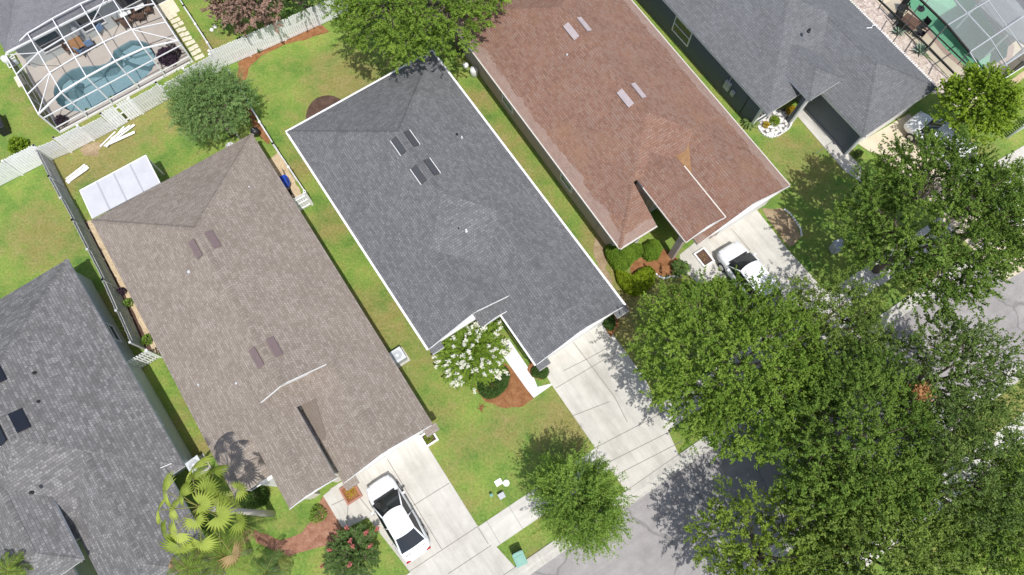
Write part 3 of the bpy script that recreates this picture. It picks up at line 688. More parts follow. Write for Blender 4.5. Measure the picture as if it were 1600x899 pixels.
# house 6: behind the white pool cage
F6 = Frame(P(15, 78, EZ), 34.9)
h = House('shingled_house', F6, 'house with blue grey roof joined to the white pool cage at the top left corner')
h.piece(-.3, 19, 0, 11, EZ)
h.gutter([(-.3, -.06, 2.64), (11.5, -.06, 2.64)], .12)
h.finish('roof6', 'wall_grey', [(rect(.1, 18.6, .5, 10.6), 2.52)], gablem=M['wall_grey'])
h.opening('window', 'b-', (.5, 2.2), 1.6, 1.3, .8); h.opening('window', 'b-', (.5, 5.2), 1.6, 1.3, .8); h.opening('sliding_door', 'b-', (.5, 9.0), 3.2, 2.1, .06)
# ---------------------------------------------------------------- fences
def fence(name, label, px, ht, m, slat=.145, gap=.03, bay=2.4, lean=None, group=None, dog=True, gaps=(), z0=.06, cap=None, rails=True, postm=None):
    pts = [P(*p) for p in px]; e = empty(name, tuple(pts[0]), label, 'fence', 0, group); o = pts[0]; bi = 0
    for a, b in zip(pts, pts[1:]):
        d = b - a; L = d.length; x = d / L; ang = math.atan2(x.y, x.x); n = max(1, round(L / bay)); bl = L / n; nrm = Vector((-x.y, x.x, 0))
        for k in range(n):
            s0 = k * bl; base = a + x * (s0 + .06) - o; le = (lean[bi % len(lean)] if lean else 0); mb = MB(); bi += 1
            Mx = Matrix.Rotation(ang, 3, 'Z') @ Matrix.Rotation(le, 3, 'X')
            ns = int((bl - .12) / (slat + gap)); wd = (bl - .12) / ns
            for j in range(ns):
                if (bi, j) in gaps: continue
                hh = ht - z0 + (random.uniform(-.03, .03) if dog else 0); u = (j + .5) * wd
                mb.box(base + Mx @ Vector((u, random.uniform(-.006, .006), z0 + hh / 2)), (slat if slat < wd else wd - .004, .022, hh), M=Mx)
                if dog: mb.box(base + Mx @ Vector((u, 0, z0 + hh + .02)), (slat * .55, .02, .045), M=Mx)
            if rails:
                for rz_ in (.25, ht * .52, ht - .3): mb.box(base + Mx @ Vector(((bl - .12) / 2, .03, rz_)), (bl - .13, .035, .09), M=Mx)
            mb.build('slat_panel', m, e)
        for k in range(n + 1):
            pb = MB(); q = a + x * (k * bl) - o; pb.box(q + Vector((0, 0, (ht + .04) / 2)), (.11, .11, ht + .04), ang); pb.box(q + Vector((0, 0, ht + .06)), (.14, .14, .05), ang)
            pb.build('post', postm or m, e)
    return e
fence('picket_fence', 'long white vinyl picket fence with crooked panels between the white pool cage and planks', [(-60, 322), (82, 250), (112, 238), (182, 202), (265, 155), (345, 112)], 1.85, M['vinyl'], .15, .014, 1.95, lean=(0, .04, -.05, .10, .04, .13, -.04, .10, .17, .06, .0, .12, .04), gaps={(7, 5), (9, 1)})
fence('picket_fence', 'white vinyl picket fence in front of the brown leaved tree above the curved mulch strip', [(345, 108), (392, 88), (500, 40), (545, 20)], 1.95, M['vinyl'], .135, .012, 2.4, lean=(.01, -.01, .02))
fence('side_fence', 'weathered grey white fence running between the mottled grey house and the taupe house', [(84, 256), (104, 296), (140, 362), (186, 452), (228, 546)], 1.8, M['vinyl_grey'], .15, .004, 2.0, lean=(0, .02, -.01, .01), rails=True)
fence('side_gate', 'short white slatted gate fence between the mottled grey wall and the taupe roof', [(214, 580), (252, 558)], 1.75, M['vinyl'], .10, .055, 1.6, rails=True)
fence('side_fence', 'thin white fence seen edge on beside the sand strip right of the taupe house', [(372, 134), (400, 181), (440, 246), (488, 318)], 1.75, M['vinyl'], .15, .004, 2.2)
fence('side_gate', 'white gate panel closing the sand strip beside the blue tub', [(488, 320), (468, 331)], 1.75, M['vinyl'], .15, .006, 1.2)
fence('side_fence', 'thin white fence seen edge on beside the row of stepping stones', [(276, -8), (304, 36), (340, 92)], 1.7, M['vinyl'], .15, .004, 2.2)
fence('picket_fence', 'small white slatted fence right of the bright green round tree', [(1574, 216), (1660, 165)], 1.6, M['vinyl'], .12, .06, 2.0)

# ---------------------------------------------------------------- pool cages
e = empty('pool_cage', tuple(CG.o), 'white framed screened pool cage over the blue kidney shaped pool', 'pool cage', CG.ang)
tx = [0, 2.05, 3.9, 5.95, 7.9, CG_W]; tz = [2.3, 3.0, 3.15, 3.2, 3.05, 2.3]
py_ = [CG.loc(P(63, 176, 2.3))[1] * 0, CG_D * .30, CG_D * .60, CG_D * .82, CG_D]
ys_px = [(99, 144), (80, 113), (62, 82), (46, 51)]; py_ = [0] + [CG.loc(P(*p, 3.0))[1] for p in ys_px[1:]]
for x_, z_ in zip(tx, tz):
    mb = MB(); mb.box((x_, 0, z_ / 2), (.09, .09, z_)); mb.build('post', M['frame_white'], e)
    mb = MB(); mb.bar((x_, -.04, z_), (x_, py_[-1], z_), .055, .10); mb.build('beam', M['frame_white'], e)
for y_ in py_:
    mb = MB()
    for k in range(5): mb.bar((tx[k], y_, tz[k] + (.01 if y_ else .02)), (tx[k + 1], y_, tz[k + 1] + (.01 if y_ else .02)), .10 if y_ == 0 else .055, .07)
    mb.build('purlin', M['frame_white'], e)
for z_, wd in ((1.85, .07), (.62, .075)):
    mb = MB(); mb.box((CG_W / 2, 0, z_), (CG_W, .05, wd)); mb.build('rail', M['frame_white'], e)
for x_ in (0, CG_W):
    mb = MB(); mb.box((x_, py_[-1] / 2, 1.05), (.03, py_[-1], .035)); mb.box((x_, py_[-1] / 2, .1), (.06, py_[-1], .10)); mb.build('rail', M['frame_white'], e)
    for y_ in py_[1:]:
        mb = MB(); mb.box((x_, y_, 1.14), (.045, .045, 2.28)); mb.build('post', M['frame_white'], e)
for (xa, ya, za), (xb, yb, zb) in (((0, py_[3], 2.3), (tx[1], py_[2], 3.0)), ((0, 0, 2.3), (tx[1], py_[1], 3.0)), ((tx[4], py_[1], 3.05), (CG_W, 0, 2.3)), ((tx[3], py_[2], 3.2), (tx[4], py_[3], 3.05))):
    mb = MB(); mb.bar((xa, ya, za), (xb, yb, zb), .045, .045); mb.build('brace', M['frame_white'], e)
mb = MB(); mb.box((CG_W / 2, 0, .1), (CG_W, .06, .14)); mb.build('kick_rail', M['frame_white'], e)
mb = MB()
for k in range(5): mb.poly([(tx[k], 0, tz[k] + .02), (tx[k + 1], 0, tz[k + 1] + .02), (tx[k + 1], py_[-1], tz[k + 1] + .02), (tx[k], py_[-1], tz[k] + .02)])
mb.build('roof_screen', M['screen'], e)
mb = MB()
for x_ in (0, CG_W): mb.poly([(x_, 0, .15), (x_, py_[-1], .15), (x_, py_[-1], 2.25), (x_, 0, 2.25)])
mb.build('side_screen', M['screen_wall'], e)
mb = MB()
for k in range(5): mb.poly([(tx[k], 0, .15), (tx[k + 1], 0, .15), (tx[k + 1], 0, tz[k + 1] - .05), (tx[k], 0, tz[k] - .05)])
mb.build('front_screen', M['screen'], e)
# right cage: dark bents on the left half, greyer on the right
gz = 2.9
FG = Frame(P(1560, 130), 33.5)      # corner of the cage, a along its lower edge to the upper right, b away from the street
e = empty('pool_cage', tuple(FG.o), 'dark framed screened pool cage over the green pool at the top right corner', 'pool cage', FG.ang)
def gl(px, z): q = P(px[0], px[1], z) - FG.o; return Vector((q.dot(FG.a), q.dot(FG.b), z))
def gbar(nm, p, q, zp, zq, wd, m): mb = MB(); mb.bar(gl(p, zp), gl(q, zq), wd, wd * 1.2); mb.build(nm, m, e)
for p, q, zp, zq, wd, mm in [((1424, -14), (1480, 40), 2.9, 2.9, .10, 'frame_dark'), ((1480, 40), (1515, 82), 2.9, 2.9, .10, 'frame_dark'), ((1515, 82), (1533, 110), 2.9, 2.4, .07, 'grey_metal'),
    ((1350, -22), (1440, 63), 2.3, 2.3, .09, 'frame_dark'), ((1440, 63), (1494, 118), 2.3, 2.3, .09, 'frame_dark'), ((1415, 10), (1465, 57), 1.4, 1.4, .06, 'frame_dark'), ((1465, 57), (1512, 102), 1.4, 1.4, .06, 'frame_dark'),
    ((1480, 40), (1465, 57), 2.9, 2.6, .07, 'frame_dark'), ((1465, 57), (1444, 84), 2.6, 2.3, .07, 'frame_dark'), ((1515, 82), (1496, 101), 2.9, 2.3, .07, 'frame_dark'), ((1437, 8), (1395, 66), 2.9, 2.3, .06, 'frame_dark'), ((1380, 0), (1372, 15), 2.5, 2.3, .05, 'frame_dark'),
    ((1480, 40), (1550, -2), 2.9, 2.9, .06, 'grey_metal'), ((1515, 82), (1605, 22), 2.9, 2.9, .07, 'grey_metal'), ((1490, -2), (1547, 60), 2.9, 2.9, .06, 'grey_metal'), ((1547, 60), (1576, 108), 2.9, 2.4, .05, 'grey_metal'), ((1540, -4), (1598, 76), 2.9, 2.6, .05, 'grey_metal'), ((1550, 116), (1610, 76), 2.4, 2.4, .08, 'grey_metal'), ((1533, 110), (1550, 116), 2.4, 2.4, .06, 'grey_metal')]:
    gbar('beam', p, q, zp, zq, wd, M[mm])
mb = MB(); mb.poly([gl(p, z) for p, z in (((1480, 40), 2.92), ((1515, 82), 2.92), ((1605, 22), 2.92), ((1570, -20), 2.92))]); mb.poly([gl(p, z) for p, z in (((1480, 40), 2.92), ((1570, -20), 2.92), ((1500, -60), 2.92), ((1424, -14), 2.92))]); mb.build('roof_screen', M['screen_g'], e)
mb = MB(); mb.poly([gl(p, z) for p, z in (((1515, 82), 2.9), ((1550, 116), 2.4), ((1610, 76), 2.4), ((1605, 22), 2.9))]); mb.build('slope_screen', M['screen_g'], e)
mb = MB(); a_ = gl((1562, 128), 0); b_ = gl((1640, 78), 0)
mb.poly([a_ + Vector((0, 0, .1)), b_ + Vector((0, 0, .1)), b_ + Vector((0, 0, 2.3)), a_ + Vector((0, 0, 2.3))]); mb.build('side_screen', M['screen_wall'], e)
mb = MB(); mb.bar(a_ + Vector((0, 0, .07)), b_ + Vector((0, 0, .07)), .08, .14); mb.build('kick_rail', M['frame_white'], e)
for p in ((1562, 128), (1600, 103), (1508, 150), (1440, 84), (1395, 40)):
    q = gl(p, 0); mb = MB(); mb.box(q + Vector((0, 0, 1.15)), (.07, .07, 2.3)); mb.build('post', M['frame_dark'], e)
mb = MB(); q = [P(*p, 2.35) for p in ((1527, 8), (1540, -6), (1660, -80), (1660, 30), (1604, 72), (1575, 54))]
mb.prism([(v.x, v.y) for v in q], 2.3, 2.42)
rf = empty('patio_roof', (q[0].x, q[0].y, 0), 'flat dark grey patio roof beside the green pool', 'patio roof')
for v in mb.v: pass
mb.v = [(v[0] - q[0].x, v[1] - q[0].y, v[2]) for v in mb.v]; mb.build('roof_panel', simple('dark_patio_roof', (.16, .165, .175), .7, .15, 2), rf)
for v in (q[0], q[4], q[5]):
    mb = MB(); mb.box((v.x - q[0].x, v.y - q[0].y, 1.15), (.1, .1, 2.3)); mb.build('post', M['grey_metal'], rf)

# awning behind house 2
A = [P(*p, 2.5) for p in ((125, 298), (228, 243), (252, 288), (147, 343))]
e = empty('patio_awning', (A[0].x, A[0].y, 0), 'white flat metal awning behind the taupe house', 'awning')
L = [v - Vector((A[0].x, A[0].y, 0)) for v in A]; L[2].z = L[3].z = 2.66
mb = MB(); n = 4
for k in range(n):
    a = L[0].lerp(L[1], k / n + .002); b = L[0].lerp(L[1], (k + 1) / n - .002); c = L[3].lerp(L[2], (k + 1) / n - .002); d = L[3].lerp(L[2], k / n + .002)
    i = len(mb.v); mb.v += [tuple(p + Vector((0, 0, t))) for t in (-.07, 0) for p in (a, b, c, d)]
    for q in ((3, 2, 1, 0), (4, 5, 6, 7), (0, 1, 5, 4), (1, 2, 6, 5), (2, 3, 7, 6), (3, 0, 4, 7)): mb.face([i + t for t in q])
mb.build('roof_panel', M['metal_white'], e)
mb = MB()
for k in range(1, n): mb.bar(L[0].lerp(L[1], k / n) + Vector((0, 0, .012)), L[3].lerp(L[2], k / n) + Vector((0, 0, .012)), .10, .022)
mb.build('seam', simple('pale_seam', (.40, .41, .44), .5, .05), e)
mb = MB()
for a, b in ((L[0], L[1]), (L[1], L[2]), (L[0], L[3])): mb.bar(a + Vector((0, 0, -.04)), b + Vector((0, 0, -.04)), .06, .14)
mb.build('edge_trim', M['white'], e)
for k in (.02, .5, .98):
    mb = MB(); q = L[0].lerp(L[1], k); mb.box((q.x, q.y, 1.21), (.09, .09, 2.42)); mb.build('post', M['white'], e)

# ---------------------------------------------------------------- cars
def car(label, front, back, kind='sedan', scale=1.0, group=None):
    f = P(*front, .35); b = P(*back, .35); c = (f + b) / 2; ang = math.atan2(f.y - b.y, f.x - b.x)
    sedan = kind == 'sedan'
    e = empty('parked_car', (c.x, c.y, .04), label, 'car', ang, group); Lh = 2.42 if sedan else 2.4; Wd = .92 if sedan else .95
    S_ = ([(-2.42, .60, .50, .72), (-2.36, .76, .34, .90), (-2.05, .87, .26, 1.00), (-1.5, .915, .22, 1.02), (-.6, .92, .2, 1.0), (.5, .92, .2, .98), (1.1, .915, .22, .96), (1.6, .90, .24, .90), (2.0, .86, .26, .80), (2.28, .74, .32, .68), (2.40, .56, .42, .58)]
          if sedan else [(-2.38, .70, .50, .90), (-2.33, .84, .38, 1.06), (-2.0, .92, .3, 1.10), (-1.4, .95, .27, 1.10), (-.5, .95, .26, 1.09), (.5, .95, .26, 1.08), (1.1, .95, .27, 1.06), (1.6, .93, .28, 1.02), (2.0, .90, .3, .95), (2.28, .80, .36, .82), (2.38, .62, .45, .70)])
    mb = MB(); rings = []
    for x, hw, z0, z1 in S_:
        prof = [(-hw * .86, z0), (-hw * .97, z0 + .12 * (z1 - z0)), (-hw, z0 + .45 * (z1 - z0)), (-hw * .985, z0 + .75 * (z1 - z0)), (-hw * .90, z1 - .03), (-hw * .70, z1 + .005), (-hw * .35, z1 + .03), (0, z1 + .038)]
        prof = prof + [(-y, z) for y, z in reversed(prof[:-1])]
        rings.append(len(mb.v)); mb.v += [(x, y, z) for y, z in prof]
    n = 15
    for a, b_ in zip(rings, rings[1:]):
        for j in range(n - 1): mb.face([a + j, a + j + 1, b_ + j + 1, b_ + j])
        mb.face([a + n - 1, a, b_, b_ + n - 1])
    mb.face([rings[0] + j for j in reversed(range(n))]); mb.face([rings[-1] + j for j in range(n)])
    body = mb.build('body', M['car_white'], e, True); sm = body.modifiers.new('smooth', 'SUBSURF'); sm.levels = sm.render_levels = 1
    # greenhouse: belt ring and roof ring
    zb = .97 if sedan else 1.06; zr = 1.44 if sedan else 1.66
    xw, xwr, xrr, xr = (1.28, .40, -.98, -1.82) if sedan else (1.15, .52, -1.75, -2.2)
    if kind == 'wagon': xw, xwr, xrr, xr = 1.2, .45, -1.55, -2.15
    hb, hr = (.83, .62) if sedan else (.86, .70)
    def arc(x0, bow, hw, z, n=7, crown=0): return [Vector((x0 + bow * (1 - (2 * k / (n - 1) - 1) ** 2), hw * (1 - 2 * k / (n - 1)), z + crown * (1 - (2 * k / (n - 1) - 1) ** 2))) for k in range(n)]
    def sheet(nm, lo, hi, m, par=e, steps=3, off=0):
        q = MB(); n = len(lo)
        for r_ in range(steps + 1):
            t = r_ / steps
            for k in range(n): q.v.append(tuple(lo[k].lerp(hi[k], t) + Vector((0, 0, off))))
        for r_ in range(steps):
            for k in range(n - 1): q.face([r_ * n + k, r_ * n + k + 1, (r_ + 1) * n + k + 1, (r_ + 1) * n + k])
        return q.build(nm, m, par, True)
    wl = arc(xw, .20, hb, zb - .02); wh = arc(xwr, .12, hr, zr - .04, crown=.04); rl = arc(xr, -.14, hb * .93, zb); rh = arc(xrr, -.06, hr * .97, zr - .04, crown=.04)
    sheet('windshield', wl, wh, M['car_glass']); sheet('rear_window', rl, rh, M['car_glass'])
    mid = [v for v in wh]; rf_ = MB(); rows = 6; nn = 7
    for r_ in range(rows + 1):
        t = r_ / rows
        for k in range(nn): p = wh[k].lerp(rh[k], t); rf_.v.append((p.x, p.y, p.z + .035 * math.sin(math.pi * t)))
    for r_ in range(rows):
        for k in range(nn - 1): rf_.face([r_ * nn + k, r_ * nn + k + 1, (r_ + 1) * nn + k + 1, (r_ + 1) * nn + k])
    rfo = rf_.build('roof', M['car_white'], e, True)
    if not sedan and kind == 'suv':
        for s_ in (-1, 1):
            q = MB(); q.bar((.3, s_ * .6, zr + .05), (-1.5, s_ * .6, zr + .05), .04, .04); q.build('roof_rail', M['black'], rfo)
    for s_ in (0, -1):
        y = 1 if s_ == 0 else -1
        lo = [wl[s_], Vector((.3, y * hb * 1.03, zb)), Vector((-.6, y * hb * 1.03, zb)), rl[s_]]; hi = [wh[s_], wh[s_].lerp(rh[s_], .33), wh[s_].lerp(rh[s_], .66), rh[s_]]
        sheet('side_window', lo, hi, M['car_glass'], steps=2)
        q = MB(); q.tube([wl[s_], wh[s_]], .038, 6); q.tube([wh[s_], wh[s_].lerp(rh[s_], .5) + Vector((0, 0, .02)), rh[s_]], .035, 6); q.tube([rh[s_], rl[s_]], .05, 6); q.tube([lo[1].lerp(lo[2], .5), hi[1].lerp(hi[2], .5)], .03, 6); q.build('pillar', M['car_white'], e, True)
        q = MB(); q.box((.95, y * (Wd + .07), zb + .02), (.13, .2, .13)); mo = bevel(q.build('side_mirror', M['car_white'], e), .04, 3)
        q = MB(); q.box((2.12, y * .62, .70 if sedan else .84), (.36, .24, .10), 0); hl = bevel(q.build('headlight', M['lamp'], e), .04, 3); hl.rotation_euler.z = 0
        q = MB(); q.box((-2.32, y * .62, .82 if sedan else 1.0), (.12, .28, .14)); bevel(q.build('taillight', M['tail'], e), .03, 2)
        for x in (1.42, -1.38):
            q = MB(); q.tube([(x, y * (Wd - .2), .32), (x, y * (Wd + .005), .32)], .335, 20); wh_ = q.build('wheel', M['rubber'], e)
            q = MB(); q.tube([(x, y * (Wd - .02), .32), (x, y * (Wd + .015), .32)], .21, 14); q.build('rim', M['chrome'], wh_)
    q = MB(); q.box((0, 0, .27), (3.6, 1.4, .2)); q.build('underbody', M['rubber'], e)
    q = MB(); q.box((.9, 0, zb - .03), (.5, 1.2, .04)); q.box((-.3, 0, .85), (2.4, 1.3, .1)); 
    for sx in (.15, -.8):
        for sy in (-.36, .36): q.box((sx - .1, sy, 1.05), (.16, .44, .5))
    q.build('interior', M['rubber'], e)
    q = MB(); q.bar((xw + .13, -hb * .8, zb + .035), (xw + .13, hb * .8, zb + .035), .10, .02); q.bar((xr - .2, -hb * .75, zb + .035), (xr - .2, hb * .75, zb + .035), .03, .02)
    q.build('cowl', M['rubber'], e)
    for s_ in (-1, 1):
        q = MB()
        for x in (.95, -.05, -1.05): q.box((x, s_ * (Wd - .012), .66), (.018, .05, .5))
        q.build('door_seam', M['rubber'], e)
    e.scale = (scale,) * 3
    return e
car('white sedan parked on the driveway of the taupe house', (590, 752), (657, 868), 'sedan')
car('white crossover half hidden under the large oak beside the red brown house', (1136, 394), (1199, 478), 'wagon')
car('white sport utility car beneath the bright green round tree on the cream driveway', (1428, 196), (1497, 256), 'suv')
car('white car mostly hidden by oak leaves near the lower end of the cream driveway', (1512, 268), (1590, 345), 'wagon')

# ---------------------------------------------------------------- yard things
def thing_mesh(name, label, cat, px, mb, m, group=None, z=0, rz=0, smooth=False):
    o = mb.build(name, m, None, smooth); p = P(*px, 0); o.location = (p.x, p.y, z); o.rotation_euler.z = rz
    return tag(o, label, cat, group)
# wheeled bin
p = P(812, 872); e = empty('wheeled_bin', (p.x, p.y, 0), 'green wheeled rubbish bin at the kerb below the small street tree', 'bin', R(33 - 8))
mb = MB(); i0 = [(-.24, -.27), (.24, -.27), (.24, .27), (-.24, .27)]; mb.v = [(x, y, .08) for x, y in i0] + [(x * 1.22, y * 1.22, .98) for x, y in i0]
for q in ((3, 2, 1, 0), (4, 5, 6, 7), (0, 1, 5, 4), (1, 2, 6, 5), (2, 3, 7, 6), (3, 0, 4, 7)): mb.face(q)
bevel(mb.build('bin_body', M['green_bin'], e), .03)
mb = MB(); mb.box((0, 0, 1.02), (.64, .72, .06)); mb.box((0, -.04, 1.06), (.46, .46, .03)); lid = bevel(mb.build('lid', M['green_bin'], e), .02)
mb = MB(); mb.box((0, .36, 1.0), (.5, .06, .06)); mb.build('handle', M['green_bin'], lid)
for s_ in (-1, 1):
    mb = MB(); mb.tube([(s_ * .22, .3, .12), (s_ * .28, .3, .12)], .12, 12); mb.build('wheel', M['rubber'], e)
p = P(1301, 392); e = empty('wheeled_bin', (p.x, p.y, 0), 'grey wheeled rubbish bin under the oaks beside the driveway end', 'bin', R(20))
mb = MB(); mb.v = [(x, y, .08) for x, y in i0] + [(x * 1.22, y * 1.22, .98) for x, y in i0]
for q in ((3, 2, 1, 0), (4, 5, 6, 7), (0, 1, 5, 4), (1, 2, 6, 5), (2, 3, 7, 6), (3, 0, 4, 7)): mb.face(q)
bevel(mb.build('bin_body', M['grey_metal'], e), .03); mb = MB(); mb.box((0, 0, 1.02), (.64, .72, .06)); bevel(mb.build('lid', M['grey_metal'], e), .02)
# air conditioners
for px, lab, rz in (((624, 560), 'pale grey air conditioner on a concrete pad beside the right wall of the taupe house', -56), ((313, 728), 'pale grey air conditioner beside the mottled grey house above the fan palm', -54)):
    p = P(*px); e = empty('air_conditioner', (p.x, p.y, 0), lab, 'air conditioner', R(rz))
    mb = MB(); mb.box((0, 0, .05), (1.0, 1.0, .1)); mb.build('pad', M['concrete'], e)
    mb = MB(); mb.box((0, 0, .45), (.78, .78, .7)); bevel(mb.build('cabinet', M['grey_metal'], e), .03)
    mb = MB(); mb.box((0, 0, .815), (.80, .80, .03)); bevel(mb.build('top_panel', simple('pale_panel', (.60, .63, .66), .5, .05), e), .01)
    mb = MB(); mb.lathe((0, 0, .832), [(.30, 0), (.30, .012), (.27, .02), (.24, .012)], 24); gr = mb.build('fan_grille', M['grey_metal'], e)
    mb = MB(); mb.lathe((0, 0, .845), [(.09, 0), (.09, .03), (.05, .04)], 12); mb.build('fan_hub', simple('pale_hub', (.7, .72, .74), .5, .05), gr)
# planks
def planks(px0, lst, labels, grp):
    for k, (a, b, wd) in enumerate(lst):
        pa = P(*a, .05); pb = P(*b, .05); c = (pa + pb) / 2
        mb = MB(); z = .03 + .045 * k; mb.bar(pa - c + Vector((0, 0, z)), pb - c + Vector((0, 0, z + .01)), wd, .035)
        o = mb.build('plank', M['white']); o.location = (c.x, c.y, 0); tag(o, labels[k], 'plank', grp)
planks(0, [((156, 229), (180, 206), .09), ((163, 229), (188, 207), .10), ((168, 228), (211, 196), .16), ((172, 226), (212, 208), .20), ((168, 232), (196, 200), .10), ((176, 220), (206, 199), .13)],
    ['leftmost thin white plank of the loose pile below the leaning fence', 'second white plank from the left in the loose pile on the grass', 'long white plank lying diagonally in the middle of the loose pile', 'widest white plank at the right underside of the loose pile', 'topmost steep white plank crossing the loose pile', 'short white plank near the upper right of the loose pile'], 'white planks scattered on the back lawn')
planks(0, [((103, 284), (136, 259), .14), ((106, 287), (139, 262), .14), ((104, 281), (134, 258), .12), ((110, 285), (138, 266), .09)],
    ['middle white plank of the neat stack beside the grey fence', 'lowest right white plank of the neat stack beside the grey fence', 'upper left white plank of the neat stack beside the grey fence', 'narrow white plank on top of the neat stack by the grey fence'], 'white planks stacked by the grey fence')
# blue tub
p = P(449, 291); e = empty('wheelbarrow', (p.x, p.y, 0), 'bright blue wheelbarrow against the taupe house on the sand strip', 'wheelbarrow', R(-60))
mb = MB(); pr = [(-.48, -.2), (-.3, -.32), (.25, -.30), (.5, -.12), (.5, .12), (.25, .30), (-.3, .32), (-.48, .2)]; n = 8
mb.v = [(x * .6, y * .6, .34) for x, y in pr] + [(x, y, .66) for x, y in pr] + [(x * .93, y * .9, .66) for x, y in pr] + [(x * .56, y * .55, .37) for x, y in pr]
for a in (0, 8, 16):
    for j in range(8): mb.face([a + j, a + (j + 1) % 8, a + 8 + (j + 1) % 8, a + 8 + j])
mb.face([24 + j for j in range(8)]); mb.face([j for j in reversed(range(8))]); mb.build('tub', M['blue'], e, False)
for s_ in (-1, 1):
    mb = MB(); mb.bar((-.95, s_ * .27, .6), (.55, s_ * .08, .28), .04, .04); mb.bar((-.3, s_ * .22, .45), (-.35, s_ * .24, .0), .035, .035); mb.build('handle', M['black'], e)
mb = MB(); mb.tube([(.6, -.05, .19), (.6, .05, .19)], .19, 14); mb.build('wheel', M['rubber'], e)
# tanks and pots
for px, lab, r_, h_, nm, cat in (((741, 117), 'white round tank standing beside the red brown house near the oak trunk', .28, .75, 'water_tank', 'tank'), ((728, 105), 'small white pot on the ground left of the white round tank', .2, .35, 'plant_pot', 'pot')):
    mb = MB(); mb.lathe((0, 0, 0), [(r_ * .8, 0), (r_, .06), (r_, h_ * .8), (r_ * .8, h_ * .95), (r_ * .35, h_), (r_ * .3, h_ + .05)], 18); thing_mesh(nm, lab, cat, px, mb, M['white'], smooth=True)
for px, lab in (((332, 49), 'lower left white globe ornament on the lawn beside the thin fence'), ((337, 44), 'upper right white globe ornament on the lawn beside the thin fence'), ((398, 36), 'left white globe under the brown leaved tree'), ((407, 33), 'right white globe under the brown leaved tree')):
    mb = MB(); mb.lathe((0, 0, 0), [(.09, 0), (.12, .03), (.15, .12), (.13, .2), (.08, .25), (.02, .27)], 14); thing_mesh('garden_globe', lab, 'garden ornament', px, mb, M['white'], 'white globe ornaments', smooth=True)
mb = MB(); mb.lathe((0, 0, 0), [(.22, 0), (.28, .35), (.26, .36), (.2, .05)], 16); thing_mesh('bucket', 'white bucket showing through the leaves of the back yard tree', 'bucket', (362, 232), mb, M['white'])
p = P(404, 214); e = empty('barbecue_grill', (p.x, p.y, 0), 'small black barbecue grill on the grass behind the taupe house', 'grill', R(-30))
mb = MB(); mb.lathe((0, 0, .5), [(.1, 0), (.26, .1), (.3, .22), (.24, .36), (.1, .44)], 16); mb.build('kettle', M['black'], e, True)
mb = MB(); mb.box((0, 0, .97), (.16, .04, .04)); mb.build('handle', M['grey_metal'], e)
for k in range(3):
    a = k * 2.09; mb = MB(); mb.bar((.12 * math.cos(a), .12 * math.sin(a), .55), (.32 * math.cos(a), .32 * math.sin(a), 0), .03, .03); mb.build('leg', M['black'], e)
mb = MB(); n = 14
for j in range(24):
    a0 = 2 * math.pi * j / 24; a1 = 2 * math.pi * (j + 1) / 24
    mb.tube([(.26 * math.cos(a0), 0, .34 + .26 * math.sin(a0)), (.26 * math.cos(a1), 0, .34 + .26 * math.sin(a1))], .085, 8, False)
thing_mesh('car_tyre', 'black tyre leaning on the tan wall of the red brown house', 'tyre', (941, 370), mb, M['rubber'], rz=R(-57))
# utility covers
for px, lab, cat, nm, mk in (((779, 754), 'white square utility cover in the front lawn', 'utility cover', 'utility_cover', 'sq'), ((791, 755), 'white round utility cover in the front lawn', 'utility cover', 'utility_cover', 'rd'), ((768, 774), 'tiny green utility stub in the front lawn', 'utility stub', 'utility_stub', 'st'), ((784, 775), 'grey utility box standing in the front lawn', 'utility box', 'utility_box', 'bx')):
    mb = MB()
    if mk == 'sq': mb.box((0, 0, .02), (.42, .34, .05))
    elif mk == 'rd': mb.lathe((0, 0, 0), [(.19, 0), (.19, .04), (.17, .055), (.05, .06)], 18)
    elif mk == 'st': mb.lathe((0, 0, 0), [(.08, 0), (.08, .3), (.1, .3), (.1, .34), (.03, .37)], 12)
    else: mb.box((0, 0, .17), (.34, .30, .34)); mb.box((0, 0, .35), (.37, .33, .04))
    bevel(thing_mesh(nm, lab, cat, px, mb, {'sq': M['vinyl'], 'rd': M['vinyl'], 'st': M['green_bin'], 'bx': M['grey_metal']}[mk], rz=R(30)), .01)
mb = MB()
for k in range(14):
    a = random.uniform(0, 6.28); q = Vector((random.uniform(-.12, .12), random.uniform(-.1, .1), .05)); mb.tube([q, q + Vector((.2 * math.cos(a), .2 * math.sin(a), random.uniform(0, .12)))], .018, 5)
thing_mesh('fallen_twig', 'rust coloured clump of dead twigs on the front lawn', 'twigs', (752, 638), mb, M['rust'])
# planters
def planter(px, lab, w_, d_, rz, em, sm):
    p = P(*px); e = empty('planter_box', (p.x, p.y, 0), lab, 'planter', R(rz)); mb = MB()
    for x, y, sx, sy in ((0, d_ / 2, w_ + .1, .1), (0, -d_ / 2, w_ + .1, .1), (w_ / 2, 0, .1, d_ - .1), (-w_ / 2, 0, .1, d_ - .1)): mb.box((x, y, .11), (sx, sy, .22))
    mb.build('edging', em, e); mb = MB(); mb.box((0, 0, .07), (w_ - .1, d_ - .1, .14)); mb.build('soil', sm, e); return e
planter((671, 685), 'small white edged planter with green plant at the garage corner of the taupe house', .75, .7, 33, M['white'], M['mulch_dark'])
planter((549, 770), 'brick edged planter square beside the entry walk of the taupe house', .85, .95, 33, M['terracotta'], M['mulch'])
planter((1099, 404), 'white edged brown planter in front of the red brown house entry', .75, 1.05, 33, M['white'], M['mulch_dark'])
